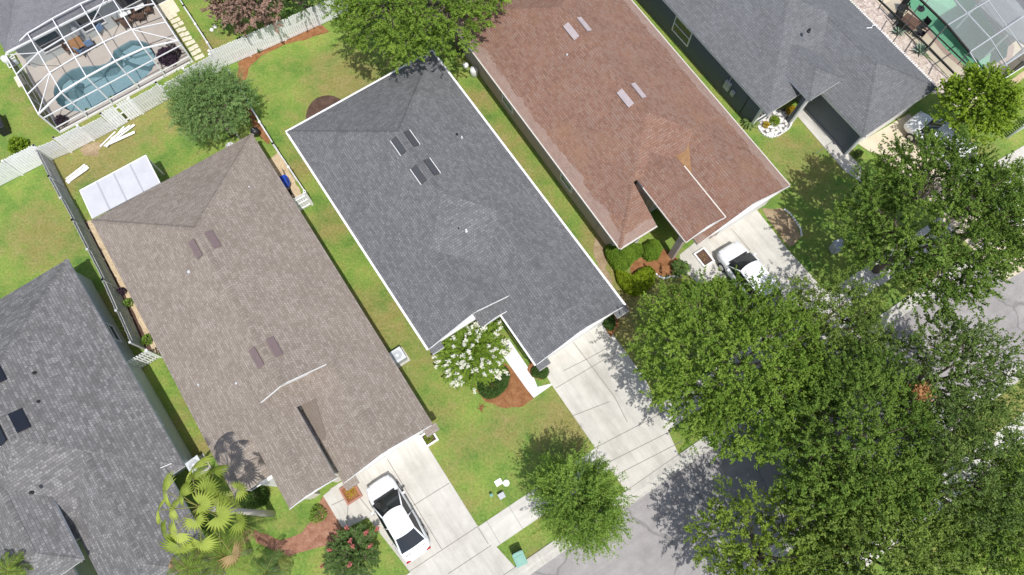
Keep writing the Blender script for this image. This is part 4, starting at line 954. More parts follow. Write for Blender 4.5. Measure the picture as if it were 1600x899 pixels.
# scalloped edging
for pts, lab in (([(1024, 428), (1031, 434), (1040, 436), (1048, 432), (1056, 434), (1066, 430), (1073, 426)], 'white scalloped edging round the mulch bed below the hedges'), ([(1224, 327), (1234, 335), (1243, 347), (1250, 358), (1252, 370)], 'white edging round the brown bed right of the red brown house driveway'), ([(1184, 200), (1192, 211), (1204, 216), (1216, 213), (1232, 202), (1238, 190), (1236, 178)], 'white edging stones round the white rock bed')):
    mb = MB(); o = P(*pts[0])
    for a, b in zip(pts, pts[1:]):
        pa = P(*a) - o; pb = P(*b) - o; n = max(1, int((pb - pa).length / .17))
        for k in range(n): q = pa.lerp(pb, (k + .5) / n); mb.box((q.x, q.y, .07), (.15, .1, .14), math.atan2(pb.y - pa.y, pb.x - pa.x) + random.uniform(-.1, .1))
    ob = mb.build('bed_edging', M['white']); ob.location = (o.x, o.y, 0); tag(ob, lab, 'edging'); bevel(ob, .02)
# stepping stones
st0 = [((266, 28), (273, 24)), ((271, 34), (278, 31)), ((275, 41), (283, 37)), ((280, 48), (287, 46)), ((285, 55), (292, 53)), ((289, 62), (296, 60)), ((294, 69), (301, 66)), ((299, 77), (306, 73)), ((303, 84), (310, 80)), ((308, 91), (315, 88))]
for r_, row in enumerate(st0):
    for c_, px in enumerate(row):
        mb = MB(); mb.box((0, 0, .025), (.36, .34, .05)); o = thing_mesh('stepping_stone', 'cream square stepping stone in the double row right of the white pool cage', 'stepping stone', px, mb, M['paver'], 'stepping stones along the pool cage', rz=R(33 + random.uniform(-5, 5))); bevel(o, .02)
mb = MB(); mb.box((0, 0, .04), (1.25, 1.5, .08)); bevel(thing_mesh('paving_slab', 'large cream paving slab at the head of the stepping stones', 'paving slab', (263, 13), mb, M['paver'], rz=R(34)), .02)
mb = MB(); mb.box((0, 0, .04), (.55, 1.0, .08)); bevel(thing_mesh('paving_slab', 'cream paving slab left of the white pool cage', 'paving slab', (32, 127), mb, M['paver'], rz=R(34)), .02)
# pool pump outside the left cage
p = P(16, 100); e = empty('pool_pump', (p.x, p.y, 0), 'white pool pump with pipes outside the left end of the white pool cage', 'pump', R(35))
mb = MB(); mb.lathe((0, 0, 0), [(.22, 0), (.24, .5), (.2, .72), (.08, .8)], 16); mb.build('filter_tank', M['white'], e, True)
mb = MB(); mb.tube([(.2, 0, .3), (.55, 0, .3), (.55, .3, .3), (.2, .35, .1)], .05, 8); mb.tube([(-.1, -.2, .25), (-.1, -.55, .25), (.4, -.55, .2)], .045, 8); mb.build('pipe', M['white'], e)
mb = MB(); mb.box((.35, -.3, .2), (.5, .25, .35)); bevel(mb.build('motor', M['grey_metal'], e), .05)
# pool furniture, left cage
def chair(lab, px, rz, m, cm=None, group=None, name='patio_chair'):
    p = P(*px); e = empty(name, (p.x, p.y, .05), lab, 'chair', R(rz), group)
    mb = MB(); mb.box((0, 0, .42), (.52, .52, .06)); bevel(mb.build('seat', cm or m, e), .02)
    mb = MB(); mb.box((0, .27, .68), (.52, .06, .5)); bevel(mb.build('backrest', cm or m, e), .02)
    for x, y in ((-.23, -.23), (.23, -.23), (.23, .25), (-.23, .25)): mb = MB(); mb.box((x, y, .2), (.045, .045, .4)); mb.build('leg', m, e)
    for s_ in (-1, 1): mb = MB(); mb.box((s_ * .27, 0, .6), (.05, .5, .04)); mb.build('armrest', m, e)
    return e
def table(lab, px, rz, w_, d_, h_, tm, lm, group=None, name='patio_table'):
    p = P(*px); e = empty(name, (p.x, p.y, .05), lab, 'table', R(rz), group)
    mb = MB(); mb.box((0, 0, h_), (w_, d_, .05)); bevel(mb.build('table_top', tm, e), .02)
    for x in (-1, 1):
        for y in (-1, 1): mb = MB(); mb.box((x * (w_ / 2 - .08), y * (d_ / 2 - .08), h_ / 2), (.06, .06, h_)); mb.build('leg', lm, e)
    return e
table('brown wooden patio table in the white pool cage', (126, 74), -52, 1.7, .85, .72, M['wood'], M['wood'])
chair('dark patio chair at the near side of the brown table', (134, 85), 160, M['wicker'], M['blue_cloth']); chair('dark patio chair left of the brown table', (116, 82), 100, M['wicker'])
chair('blue patio chair right of the brown table', (145, 74), 215, M['wicker'], M['blue_cloth']); chair('dark patio chair at the house side of the brown table', (128, 60), 20, M['wicker'])
chair('blue cushioned patio chair next to the house door', (160, 51), 240, M['wicker'], M['blue_cloth'])
mb = MB(); mb.lathe((0, 0, .05), [(.25, 0), (.25, .06), (.03, .08), (.03, 1.0), (.18, 1.1), (.2, 1.6), (.05, 2.2), (.02, 2.25)], 12); thing_mesh('patio_umbrella', 'folded grey patio umbrella beside the brown table', 'umbrella', (137, 69), mb, M['grey_metal'])
for i, (tp, cps) in enumerate((((203, 30), ((190, 36), (203, 43), (214, 33))), ((224, 20), ((211, 19), (225, 32), (236, 22))))):
    nm = ('left', 'right')[i]; table(f'{nm} one of the two white topped square tables in the white pool cage', tp, 33, .8, .8, .74, M['white'], M['wicker'], 'white topped tables in the pool cage')
    for j, cp in enumerate(cps): chair(f'brown wicker chair on the {("left", "near", "right")[j]} side of the {nm} white topped table', cp, (120, 200, 290)[j], M['wicker'], None, 'wicker chairs in the pool cage')
# furniture, right cage
table('dark patio table on the cream deck of the green pool', (1416, 42), -45, 1.2, 1.0, .5, M['wicker'], M['black'])
for px, rz, lab in (((1400, 30), 60, 'black lounge seat left of the dark patio table'), ((1433, 58), 230, 'black lounge seat right of the dark patio table'), ((1436, 46), 300, 'black lounge seat on the pool side of the dark patio table'), ((1406, 47), 130, 'black lounge seat on the roof side of the dark patio table'), ((1408, 18), 0, 'black lounge seat nearest the top edge of the photo')): chair(lab, px, rz, M['black'], M['rubber'])
p = P(1438, 15); e = empty('patio_umbrella', (p.x, p.y, .05), 'folded black umbrella leaning over the green pool edge', 'umbrella', R(40))
mb = MB(); mb.lathe((0, 0, 0), [(.28, 0), (.28, .06), (.03, .08), (.03, 1.4), (.03, 2.1)], 10); mb.build('pole', M['black'], e); mb = MB(); mb.lathe((0, 0, 1.1), [(.04, 0), (.24, .1), (.2, .6), (.05, 1.15), (.02, 1.2)], 10); mb.build('canopy', M['black'], e)
p = P(374, 214); mb = MB(); mb.lathe((0, 0, 0), [(.04, 0), (.04, 2.0), (.06, 2.0), (.06, 2.05)], 8); thing_mesh('pole', 'short grey pole behind the ridge end of the taupe house', 'pole', (380, 224), mb, M['grey_metal'])
p = P(8, 200); e = empty('shadow_box', (p.x, p.y, 0), 'small black box standing in for a dark shadow at the left edge', 'shadow stand-in', R(-60))  # black box added in place of a dark shadow on the lawn
mb = MB(); mb.box((0, 0, .4), (1.3, .6, .8)); bevel(mb.build('box_body', M['black'], e), .03); mb = MB(); mb.box((0, 0, .83), (1.36, .66, .06)); bevel(mb.build('lid', M['black'], e), .02)
# ---------------------------------------------------------------- vegetation
def leaf_object(name, C, D, Ln, Wd, tint, m, parent, up=.6, nrm=None):
    """one mesh of many small leaves; C centres, D directions, Ln lengths, Wd widths"""
    n = len(C); D = D / np.linalg.norm(D, axis=1, keepdims=True)
    nr = rng.normal(size=(n, 3)); nr[:, 2] = np.abs(nr[:, 2]) * .8 + up
    if nrm is not None: nr = nr * .5 + nrm
    sd = np.cross(D, nr); sd /= np.linalg.norm(sd, axis=1, keepdims=True) + 1e-9
    Ln = np.broadcast_to(Ln, n)[:, None]; Wd = np.broadcast_to(Wd, n)[:, None]
    V = np.empty((n, 4, 3), np.float32)
    V[:, 0] = C - D * Ln * .5; V[:, 1] = C + sd * Wd * .5 - D * Ln * .05; V[:, 2] = C + D * Ln * .5; V[:, 3] = C - sd * Wd * .5 - D * Ln * .05
    me = bpy.data.meshes.new(name); me.vertices.add(n * 4); me.vertices.foreach_set('co', V.reshape(-1))
    me.loops.add(n * 4); me.loops.foreach_set('vertex_index', np.arange(n * 4, dtype=np.int32))
    me.polygons.add(n); me.polygons.foreach_set('loop_start', np.arange(0, n * 4, 4, dtype=np.int32))
    at = me.attributes.new('tint', 'FLOAT', 'POINT'); at.data.foreach_set('value', np.repeat(np.clip(tint, 0, 1), 4).astype(np.float32))
    me.update(); me.validate()
    return link(name, me, m, parent)
def unit(v): return v / (np.linalg.norm(v, axis=-1, keepdims=True) + 1e-9)
def lobes(seed):
    r_ = np.random.default_rng(seed); k = unit(r_.normal(size=(9, 3))); a = r_.uniform(.10, .30, 9) * r_.choice([1, -1], 9, p=[.65, .35])
    def f(d): return 1 + sum(ai * np.clip(d @ ki, 0, 1) ** 5 for ai, ki in zip(a, k))
    return f
def tips_in(n, Rx, Rz, seed, inner=.45, low=-.35, spacing=.6):
    r_ = np.random.default_rng(seed); f = lobes(seed); out = []; tries = 0
    while len(out) < n and tries < n * 40:
        tries += 1; d = unit(r_.normal(size=3))
        if d[2] < low: continue
        rad = f(d) * (inner + (1 - inner) * r_.random() ** .55); p = d * rad * np.array([Rx, Rx, Rz])
        if out and min(np.sum((np.array(out) - p) ** 2, axis=1)) < spacing ** 2: continue
        out.append(p)
    return np.array(out)
def tree(label, px, zc, Rx, Rz, m, seed, nb=120, twigs=22, per=20, leaf=(.125, .075), bl=.72, bw=.44, spacing=.85, inner=.5, low=-.25, base=None, name='oak_tree', group=None, tr=.22, bark='bark', droop=0, up=.6, twl=(.3, .55), radial=.5):
    """trunk, limbs and boughs; every bough carries a tuft of leafy twigs, so light tufts stand over dark gaps"""
    c = P(*px, zc); b = P(*base, 0) if base else Vector((c.x, c.y, 0))
    e = empty(name, (b.x, b.y, 0), label, 'tree', 0, group); r_ = np.random.default_rng(seed + 100)
    per = int(per * 1.3); leaf = (leaf[0] * .87, leaf[1] * .87)
    off = np.array(c - b); T = tips_in(nb, Rx, Rz, seed, inner, low, spacing); n = len(T)
    ax = unit(T * np.array([1, 1, .7]) + r_.normal(size=(n, 3)) * [.5, .5, .2]); sz_ = r_.uniform(.7, 1.3, n)
    nt_ = n * twigs; A = np.repeat(ax, twigs, 0); s_ = np.repeat(sz_, twigs)
    w = r_.normal(size=(nt_, 3)) * [1, 1, .55]
    st = np.repeat(T, twigs, 0) + A * (r_.uniform(-.7, .55, nt_) * bl * s_)[:, None] + w * (bw * .45 * s_)[:, None]
    td = unit(A * radial + w * .55 + np.array([0, 0, .22 - droop])); tl = r_.uniform(*twl, nt_) * s_
    t = r_.random((nt_, per))
    C = st[:, None, :] + td[:, None, :] * (t * tl[:, None])[..., None] + r_.normal(size=(nt_, per, 3)) * .04
    C[..., 2] -= droop * .5 * (t * tl[:, None]) ** 2
    Dd = unit(np.repeat(td, per, 0) * .7 + r_.normal(size=(nt_ * per, 3)) * .7)
    cl = np.repeat(r_.normal(.5, .13, n), twigs * per) + np.repeat(r_.normal(0, .10, nt_), per)
    tint = cl + r_.normal(0, .12, nt_ * per) + .22 * (t.reshape(-1) - .5)
    sz = r_.uniform(.7, 1.25, nt_ * per)
    nv = np.repeat(unit(w * [.9, .9, .5] + A * .35 + np.array([0, 0, .75])), per, 0) * 1.1
    leaf_object('crown', C.reshape(-1, 3) + off, Dd, leaf[0] * sz, leaf[1] * sz, tint, m, e, up, nv)
    mb = MB(); fork = Vector((off[0] * .35, off[1] * .35, zc * .42)); mb.tube([(0, 0, -.05), (fork.x * .3, fork.y * .3, fork.z * .5), fork], [tr * 1.25, tr, tr * .9], 9)
    nl = 8; ends = []
    for k in range(nl):
        a = 2 * math.pi * k / nl + r_.uniform(-.3, .3); q = Vector((off[0] + Rx * .45 * math.cos(a), off[1] + Rx * .45 * math.sin(a), off[2] + Rz * r_.uniform(-.35, .15)))
        mid = fork.lerp(q, .5) + Vector((0, 0, .2)); mb.tube([fork, mid, q], [tr * .55, tr * .36, tr * .22], 6, False); ends.append(q)
    ends.append(Vector(off) + Vector((0, 0, Rz * .25))); mb.tube([fork, ends[-1]], [tr * .55, tr * .22], 6, False)
    for p in T:
        q = Vector(p + off); s0 = min(ends, key=lambda v: (v - q).length); mid = s0.lerp(q, .55) + Vector((0, 0, .05)); mb.tube([s0, mid, q], [tr * .13, tr * .08, .012], 4, False)
    mb.build('trunk', M[bark], e, True); return e
LM = {'oak': leafmat('oak_leaves', (.058, .118, .018), (.208, .312, .055), .3), 'oak_b': leafmat('bright_oak_leaves', (.076, .150, .018), (.262, .385, .060), .3),
      'oak_c': leafmat('mid_oak_leaves', (.074, .130, .022), (.255, .348, .070), .3), 'oak_y': leafmat('yellowish_oak_leaves', (.088, .150, .018), (.290, .390, .060), .3), 'oak_d': leafmat('dull_oak_leaves', (.060, .112, .026), (.205, .290, .070), .3),
      'street': leafmat('elm_leaves', (.070, .150, .020), (.300, .440, .085), .32), 'blue': leafmat('grey_green_leaves', (.090, .170, .050), (.270, .395, .140), .3),
      'lime': leafmat('lime_leaves', (.095, .175, .012), (.330, .455, .048), .34), 'brown': leafmat('brown_pink_leaves', (.13, .080, .058), (.43, .29, .23), .25),
      'hedge': leafmat('hedge_leaves', (.080, .165, .016), (.225, .345, .040), .34), 'hedge_y': leafmat('lime_hedge_leaves', (.130, .210, .010), (.32, .41, .026), .34), 'dark': leafmat('dark_leaves', (.034, .078, .018), (.105, .18, .044), .28),
      'crape': leafmat('crape_leaves', (.095, .185, .018), (.30, .43, .060), .34), 'crape_d': leafmat('deep_green_leaves', (.062, .120, .032), (.165, .25, .075), .28), 'wflower': leafmat('white_petals', (.66, .67, .58), (.86, .86, .82), .25), 'rflower': leafmat('red_petals', (.34, .08, .085), (.52, .20, .17), .2),
      'fan': leafmat('fan_palm_leaves', (.17, .245, .030), (.46, .54, .12), .34), 'frond': leafmat('feather_palm_leaves', (.100, .175, .026), (.27, .36, .070), .36), 'tan': leafmat('dry_leaves', (.32, .21, .10), (.50, .36, .20), .3),
      'agave': leafmat('agave_leaves', (.20, .28, .22), (.36, .45, .36), .1), 'yellow': leafmat('yellow_flowers', (.42, .30, .02), (.60, .46, .05), .3), 'purple': leafmat('purple_leaves', (.03, .02, .03), (.10, .06, .10), .2)}
G = 'large oaks along the street'
tree('broad bright green oak overhanging the right edge of the middle driveway', (1156, 574), 5.6, 4.45, 2.9, LM['oak_b'], 11, 185, 20, 20, (.135, .082), group=G)
tree('wide dark oak at the right edge above the open stretch of street', (1450, 368), 5.8, 4.25, 2.9, LM['oak'], 12, 165, 20, 20, (.15, .09), group=G)
tree('thin oak growing between the two widest oaks with pale pavement showing through', (1290, 500), 4.6, 2.7, 1.9, LM['oak_c'], 13, 48, 17, 17, group=G, inner=.3)
tree('deep green oak in the middle of the lower right canopy', (1345, 690), 6.0, 3.9, 3.0, LM['oak'], 14, 150, 20, 20, (.13, .08), group=G)
tree('sparse oak with gaps reaching over the asphalt near the far kerb', (1478, 590), 5.2, 2.9, 2.3, LM['oak_d'], 15, 84, 16, 16, (.15, .08), group=G, inner=.3)
tree('yellowish oak over the asphalt at the bottom edge left of the canopy', (1212, 872), 5.0, 3.2, 2.5, LM['oak_y'], 16, 96, 20, 20, group=G)
tree('olive green oak at the bottom edge in the lower canopy', (1372, 858), 6.0, 3.6, 2.6, LM['oak_c'], 17, 115, 20, 20, (.15, .09), group=G)
tree('oak with pale bare twigs and white gaps near the lower right corner', (1510, 762), 5.5, 3.6, 2.6, LM['oak_d'], 18, 110, 18, 17, (.125, .075), group=G)
tree('oak at the very lower right corner of the photo', (1612, 840), 5.5, 3.5, 2.5, LM['oak_b'], 19, 100, 18, 18, group=G)
tree('oak at the right edge covering the foot of the cream driveway', (1580, 325), 5.2, 2.6, 2.2, LM['oak_c'], 20, 54, 16, 17, group=G)
tree('small oak above the grey rubbish bin left of the wide dark oak', (1345, 560), 4.4, 1.7, 1.5, LM['oak_d'], 21, 24, group=G)
tree('slender oak filling the gap between the broad oak and the deep green oak', (1255, 620), 4.6, 2.0, 1.7, LM['oak_c'], 22, 34, 18, 18, group=G)
tree('big oak with its trunk between the charcoal house and the red brown house', (652, -22), 6.2, 5.3, 3.0, LM['oak_b'], 31, 240, base=(722, 78), tr=.3)
tree('bright lime green round tree at the corner of the slate grey roof', (1530, 163), 3.8, 2.1, 1.9, LM['lime'], 32, 90, 14, 14, (.20, .115), .42, .33, .55, name='round_tree')
tree('dense grey green tree in the back yard of the taupe house', (329, 163), 3.6, 2.25, 2.0, LM['blue'], 33, 110, 18, 20, (.11, .05), .45, .36, .52, name='yard_tree', droop=.1)
tree('small street tree with fine wispy twigs on the kerb strip', (908, 787), 2.9, 1.85, 1.8, LM['street'], 34, 95, 20, 20, (.145, .048), .75, .28, .46, .3, name='street_tree', tr=.14, twl=(.5, .95), radial=1.1)
tree('tree with pinkish brown leaves behind the white picket fence', (394, -8), 3.2, 2.2, 1.8, LM['brown'], 35, 64, 14, 14, (.20, .12), .45, .35, .6, name='brown_tree')
tree('dark green tree behind the white picket fence at the top edge', (466, -14), 2.8, 1.6, 1.5, LM['dark'], 36, 34, 14, 14, (.17, .09), name='yard_tree')
dead = bpy.data.objects['oak_tree.004']; q_ = np.array(P(1441, 612, 7.2) - dead.location)
leaf_object('dead_branch', q_ + rng.normal(size=(500, 3)) * [.17, .17, .08], unit(rng.normal(size=(500, 3))), .17, .11, rng.normal(.5, .2, 500), leafmat('dead_oak_leaves', (.30, .14, .05), (.52, .30, .14), .25), dead, .8)
# shrubs
def shrub(name, label, px, h_, r0, m, seed, n=2500, leaf=(.11, .06), group=None, cat='shrub', flat=1.0):
    p = P(*px); e = empty(name, (p.x, p.y, 0), label, cat, 0, group); r_ = np.random.default_rng(seed); f = lobes(seed)
    d = unit(r_.normal(size=(n, 3))); d[:, 2] = np.abs(d[:, 2]); rr = (f(d) * (.55 + .45 * r_.random(n) ** .5))[:, None]
    C = d * rr * np.array([r0, r0, h_ * flat]); C[:, 2] += .05
    leaf_object('foliage', C, unit(d + r_.normal(size=(n, 3)) * .7), leaf[0] * r_.uniform(.7, 1.3, n), leaf[1], r_.normal(.5, .2, n), m, e, .8)
    mb = MB()
    for k in range(6): a = k * 1.05; mb.tube([(0, 0, 0), (r0 * .5 * math.cos(a), r0 * .5 * math.sin(a), h_ * .6)], [.03, .012], 5)
    mb.build('stem', M['bark'], e); return e
BX = 'clipped round shrubs'
shrub('round_shrub', 'clipped round green shrub in a mulch ring at the left corner of the middle driveway', (845, 583), .75, .48, LM['dark'], 41, 3500, (.07, .045), BX)
shrub('round_shrub', 'clipped round green shrub in mulch at the right corner of the middle driveway', (951, 505), .72, .44, LM['dark'], 42, 3200, (.07, .045), BX)
shrub('round_shrub', 'large round dark shrub under the white flowering tree on the orange mulch', (771, 594), .9, .95, LM['dark'], 43, 8000, (.09, .055), BX)
shrub('leafy_shrub', 'bright green leafy bush casting a shadow on the lawn at the left edge', (33, 231), .95, .62, LM['lime'], 44, 900, (.20, .12))
shrub('leafy_shrub', 'small green and brown shrub on the red mulch bed beside the entry walk', (497, 803), .6, .48, LM['street'], 45, 420, (.13, .06))
shrub('leafy_shrub', 'thin green shrub growing against the white picket fence', (420, 63), 1.1, .3, LM['street'], 47, 320, (.12, .05))
shrub('leafy_shrub', 'dark little shrub at the foot of the white picket fence', (405, 79), .5, .22, LM['dark'], 48, 250, (.12, .05))
shrub('leafy_shrub', 'small green shrub at the upper end of the curved mulch strip', (464, 45), .8, .26, LM['street'], 49, 280, (.12, .05))
shrub('leafy_shrub', 'sprawling green shrub under the fine leaved palm beside the fan palm', (402, 775), .8, .75, LM['dark'], 50, 1800, (.14, .06))
shrub('leafy_shrub', 'large dark shrub inside the white pool cage at the right end of the pool', (266, 95), 1.2, .6, LM['purple'], 51, 900, (.2, .1)); shrub('leafy_shrub', 'purple leaved shrub inside the white pool cage corner', (276, 86), 1.0, .4, LM['purple'], 52, 500, (.16, .08))
shrub('leafy_shrub', 'small black leaved plant at the left end of the blue pool', (101, 192), .7, .35, LM['purple'], 53, 500, (.14, .07))
shrub('leafy_shrub', 'dark shrub on the narrow paver strip, upper one beside the grey fence', (193, 457), .6, .25, LM['purple'], 54, 260, (.12, .07)); shrub('leafy_shrub', 'green shrub in the middle of the narrow paver strip beside the grey fence', (203, 474), .5, .28, LM['street'], 55, 260, (.12, .07)); shrub('leafy_shrub', 'long green shrub at the lower end of the narrow paver strip beside the grey fence', (232, 532), .6, .34, LM['street'], 56, 420, (.12, .07))
shrub('flowering_plant', 'yellow flowering plant beside the slate grey house entry', (1233, 175), .5, .32, LM['yellow'], 57, 420, (.12, .08), cat='plant'); shrub('flowering_plant', 'low green plant with yellow tips along the white window of the slate grey house', (1210, 190), .35, .35, LM['lime'], 58, 420, (.11, .06), cat='plant'); shrub('flowering_plant', 'yellow plant on the white rock bed', (1196, 197), .3, .22, LM['yellow'], 59, 200, (.1, .06), cat='plant')
shrub('leafy_shrub', 'small green shrub against the garage front of the slate grey house', (1338, 244), .7, .28, LM['dark'], 60, 420, (.1, .05))
shrub('planter_plant', 'green plant with red flowers growing in the white edged planter', (671, 685), .3, .3, LM['lime'], 61, 300, (.1, .05), cat='plant'); shrub('planter_plant', 'yellowish plant growing in the brick edged planter', (549, 770), .25, .34, LM['yellow'], 62, 160, (.12, .05), cat='plant'); shrub('planter_plant', 'sparse brown plant growing in the white edged brown planter', (1099, 404), .2, .3, LM['tan'], 63, 120, (.12, .05), cat='plant')
# hedges
def hedge(label, px, h_, m, seed, n, leaf=(.11, .065)):
    pts = [P(*p, h_ * .5) for p in px]; c = sum(pts, Vector()) / len(pts); e = empty('hedge', (c.x, c.y, 0), label, 'hedge'); r_ = np.random.default_rng(seed)
    q = [(p.x, p.y) for p in pts]; x0, x1 = min(a for a, _ in q), max(a for a, _ in q); y0, y1 = min(b for _, b in q), max(b for _, b in q); C = []; Dn = []
    def edge(x, y):
        best = 9
        for (ax, ay), (bx, by) in zip(q, q[1:] + q[:1]):
            dx, dy = bx - ax, by - ay; t = max(0, min(1, ((x - ax) * dx + (y - ay) * dy) / (dx * dx + dy * dy))); best = min(best, math.hypot(x - ax - t * dx, y - ay - t * dy))
        return best
    while len(C) < n:
        x, y = r_.uniform(x0, x1), r_.uniform(y0, y1)
        if not inpoly(x, y, q): continue
        d = edge(x, y); top = h_ * (1 - .55 * math.exp(-d / .16)) * (1 + .08 * math.sin(x * 5.1) * math.cos(y * 4.3) + .06 * math.sin(x * 11 + y * 9)); t = 1 - r_.random() ** 1.6 * (1 if d < .3 else .35)
        C.append((x - c.x, y - c.y, max(.03, top * t))); Dn.append((0, 0, .3))
    C = np.array(C); Dn = unit(np.array(Dn) + r_.normal(size=(n, 3)) * .8); k = .5 + .16 * np.sin(C[:, 0] * 4) * np.cos(C[:, 1] * 3.4) + r_.normal(0, .17, n)
    leaf_object('foliage', C, Dn, leaf[0] * r_.uniform(.7, 1.3, n), leaf[1], k, m, e, .9)
    mb = MB()
    for k in range(12):
        while True:
            x, y = r_.uniform(x0, x1), r_.uniform(y0, y1)
            if inpoly(x, y, q) and edge(x, y) > .15: break
        mb.tube([(x - c.x, y - c.y, 0), (x - c.x + .05, y - c.y, h_ * .7)], [.03, .01], 5)
    mb.build('stem', M['bark'], e)
hedge('large green hedge left of the mulch bed in front of the red brown house', [(948, 382), (975, 378), (1003, 382), (1006, 395), (992, 406), (983, 416), (974, 424), (962, 420), (951, 405), (946, 392)], 1.15, LM['hedge'], 71, 17000)
hedge('smaller green hedge against the window wall of the red brown house', [(1003, 384), (1018, 374), (1030, 376), (1035, 390), (1030, 402), (1014, 405), (1006, 398)], 1.15, LM['hedge'], 72, 8000)
hedge('lime coloured hedge curling round the lower side of the mulch bed', [(962, 422), (976, 424), (988, 430), (1000, 420), (1014, 415), (1024, 424), (1023, 440), (1010, 455), (994, 461), (978, 455), (966, 440)], .95, LM['hedge_y'], 73, 13000)
# crape myrtles: arching stems with leaf sprays and flower heads
def crape(name, label, px, zc, r0, h_, m, fm, seed, stems, per, leaf, flower, nfl, fls, zmin=.3, fsel=1.0):
    p = P(*px, zc); e = empty(name, (p.x, p.y, 0), label, 'flowering tree'); r_ = np.random.default_rng(seed); C = []; D = []; FC = []; mb = MB()
    for k in range(stems):
        a = r_.uniform(0, 2 * math.pi); t = r_.random() ** .55; rr = r0 * t * r_.uniform(.85, 1.12); z1 = h_ * (1 - .55 * t ** 2) * r_.uniform(.85, 1.05)
        p1 = np.array([rr * math.cos(a), rr * math.sin(a), z1]); p0 = np.array([p1[0] * .25, p1[1] * .25, h_ * .45]); L_ = np.linalg.norm(p1 - p0)
        tt = r_.uniform(.45, 1, per); q = p0 + (p1 - p0) * tt[:, None]; q[:, 2] += .22 * np.sin(tt * 3.14)
        d = unit(p1 - p0 + np.array([0, 0, .3])); side = unit(np.cross(d, [0, 0, 1])); sg = r_.choice([-1, 1], per)
        C.append(q + side * (sg * leaf[0] * .45)[:, None] + r_.normal(size=(per, 3)) * .03); D.append(unit(d * .9 + side * sg[:, None] * .8 + r_.normal(size=(per, 3)) * .25))
        mb.tube([(0, 0, h_ * .1), tuple(p0), tuple((p0 + p1) / 2 + [0, 0, .2]), tuple(p1)], [.035, .028, .016, .008], 5, False)
        if r_.random() < flower * (fsel if t > .45 else fsel * .7): FC.append((p1 + d * .05, d))
    mb.tube([(0, 0, 0), (0, 0, h_ * .15)], .09, 8); mb.build('trunk', M['bark'], e, True)
    C = np.concatenate(C); D = np.concatenate(D); n = len(C)
    leaf_object('crown', C, D, leaf[0] * r_.uniform(.75, 1.25, n), leaf[1], r_.normal(.5, .2, n), m, e, 1.0)
    for c, d in FC[:98]:
        q = c + np.outer(r_.normal(0, .10, nfl), d) + r_.normal(size=(nfl, 3)) * .05
        leaf_object('flower_head', q, unit(r_.normal(size=(nfl, 3))), fls * r_.uniform(.7, 1.3, nfl), fls * .8, r_.normal(.6, .25, nfl), fm, e, .8)
crape('flowering_tree', 'white flowering crape myrtle in front of the charcoal house', (738, 545), 2.3, 2.15, 3.0, LM['crape'], LM['wflower'], 81, 330, 66, (.20, .09), .34, 44, .10)
crape('flowering_shrub', 'red flowering shrub with long dark leaf sprays at the bottom edge beside the sedan', (549, 868), 1.6, 1.7, 2.2, LM['crape_d'], LM['rflower'], 82, 74, 60, (.27, .075), .34, 60, .10)
# palms
def blade(mb, pts, w_, nrm):
    pass
def fan_palm(label, base, top, z, n, m, seed, r0=1.0):
    b = P(*base); t = P(*top, z); e = empty('fan_palm', (b.x, b.y, 0), label, 'palm tree'); o = t - b; r_ = np.random.default_rng(seed)
    mb = MB(); mb.tube([(0, 0, 0), (o.x * .25, o.y * .2, z * .3), (o.x * .6, o.y * .55, z * .65), (o.x, o.y, z - .1)], [.2, .16, .15, .14], 12); mb.build('trunk', M['palm_bark'], e, True)
    lm = MB(); st = MB(); tn = []; dm = MB(); dtn = []
    for k in range(n):
        u_ = k / (n - 1); a = k * 2.399 + r_.uniform(-.25, .25); rr = r0 * (.22 + 1.28 * u_ ** .7) * r_.uniform(.72, 1.22); hz = .8 - 1.3 * u_ ** 1.3 + r_.uniform(-.15, .15)
        hub = o + Vector((math.cos(a) * rr, math.sin(a) * rr, hz)); st.tube([o, o.lerp(hub, .5) + Vector((0, 0, .12)), hub], .02, 5, False)
        ax = Vector((math.cos(a), math.sin(a), -.22 - .75 * u_)).normalized(); sd = ax.cross(Vector((0, 0, 1))).normalized(); up = sd.cross(ax); R_ = r_.uniform(.44, .72) * r0 * (.75 if k > n * .93 else 1); tgt, tt = (dm, dtn) if k > n * .93 else (lm, tn)
        ns = 17; tv = float(np.clip(r_.normal(.55, .27), 0, 1)); roll = r_.uniform(-.6, .6); sd, up = (sd * math.cos(roll) + up * math.sin(roll)), (up * math.cos(roll) - sd * math.sin(roll))
        def pt(th, rr, lift=0): return hub + (ax * math.cos(th) + sd * math.sin(th)) * rr + up * (lift - .34 * (rr / R_) ** 2 * R_)
        for j in range(ns):
            th = math.radians(-118 + 236 * (j + .5) / ns); dt = math.radians(118 / ns); L_ = R_ * (1 - .22 * abs((j - ns / 2) / (ns / 2)) ** 2) * r_.uniform(.92, 1.08)
            for sg in (-1, 1):           # each segment is folded along its rib and tapers to a drooping tip
                tgt.poly([pt(th, .03), pt(th + sg * dt * .97, L_ * .55, .0), pt(th + sg * dt * .35, L_ * .8, .0), pt(th, L_, -.05), pt(th, L_ * .55, -.035)]); tt += [np.clip(tv + r_.normal(0, .06) + .1 * sg, 0, 1)] * 5
    st.build('leaf_stalk', M['hedge_stalk'], e)
    for nm, q, tt, mm in (('fan_leaf', lm, tn, m), ('dry_fan_leaf', dm, dtn, LM['tan'])):
        if not q.v: continue
        ob = q.build(nm, mm, e); ob.data.attributes.new('tint', 'FLOAT', 'POINT').data.foreach_set('value', np.clip(np.array(tt), 0, 1).astype(np.float32))
M['hedge_stalk'] = simple('palm_stalk', (.20, .20, .05), .6, .15)
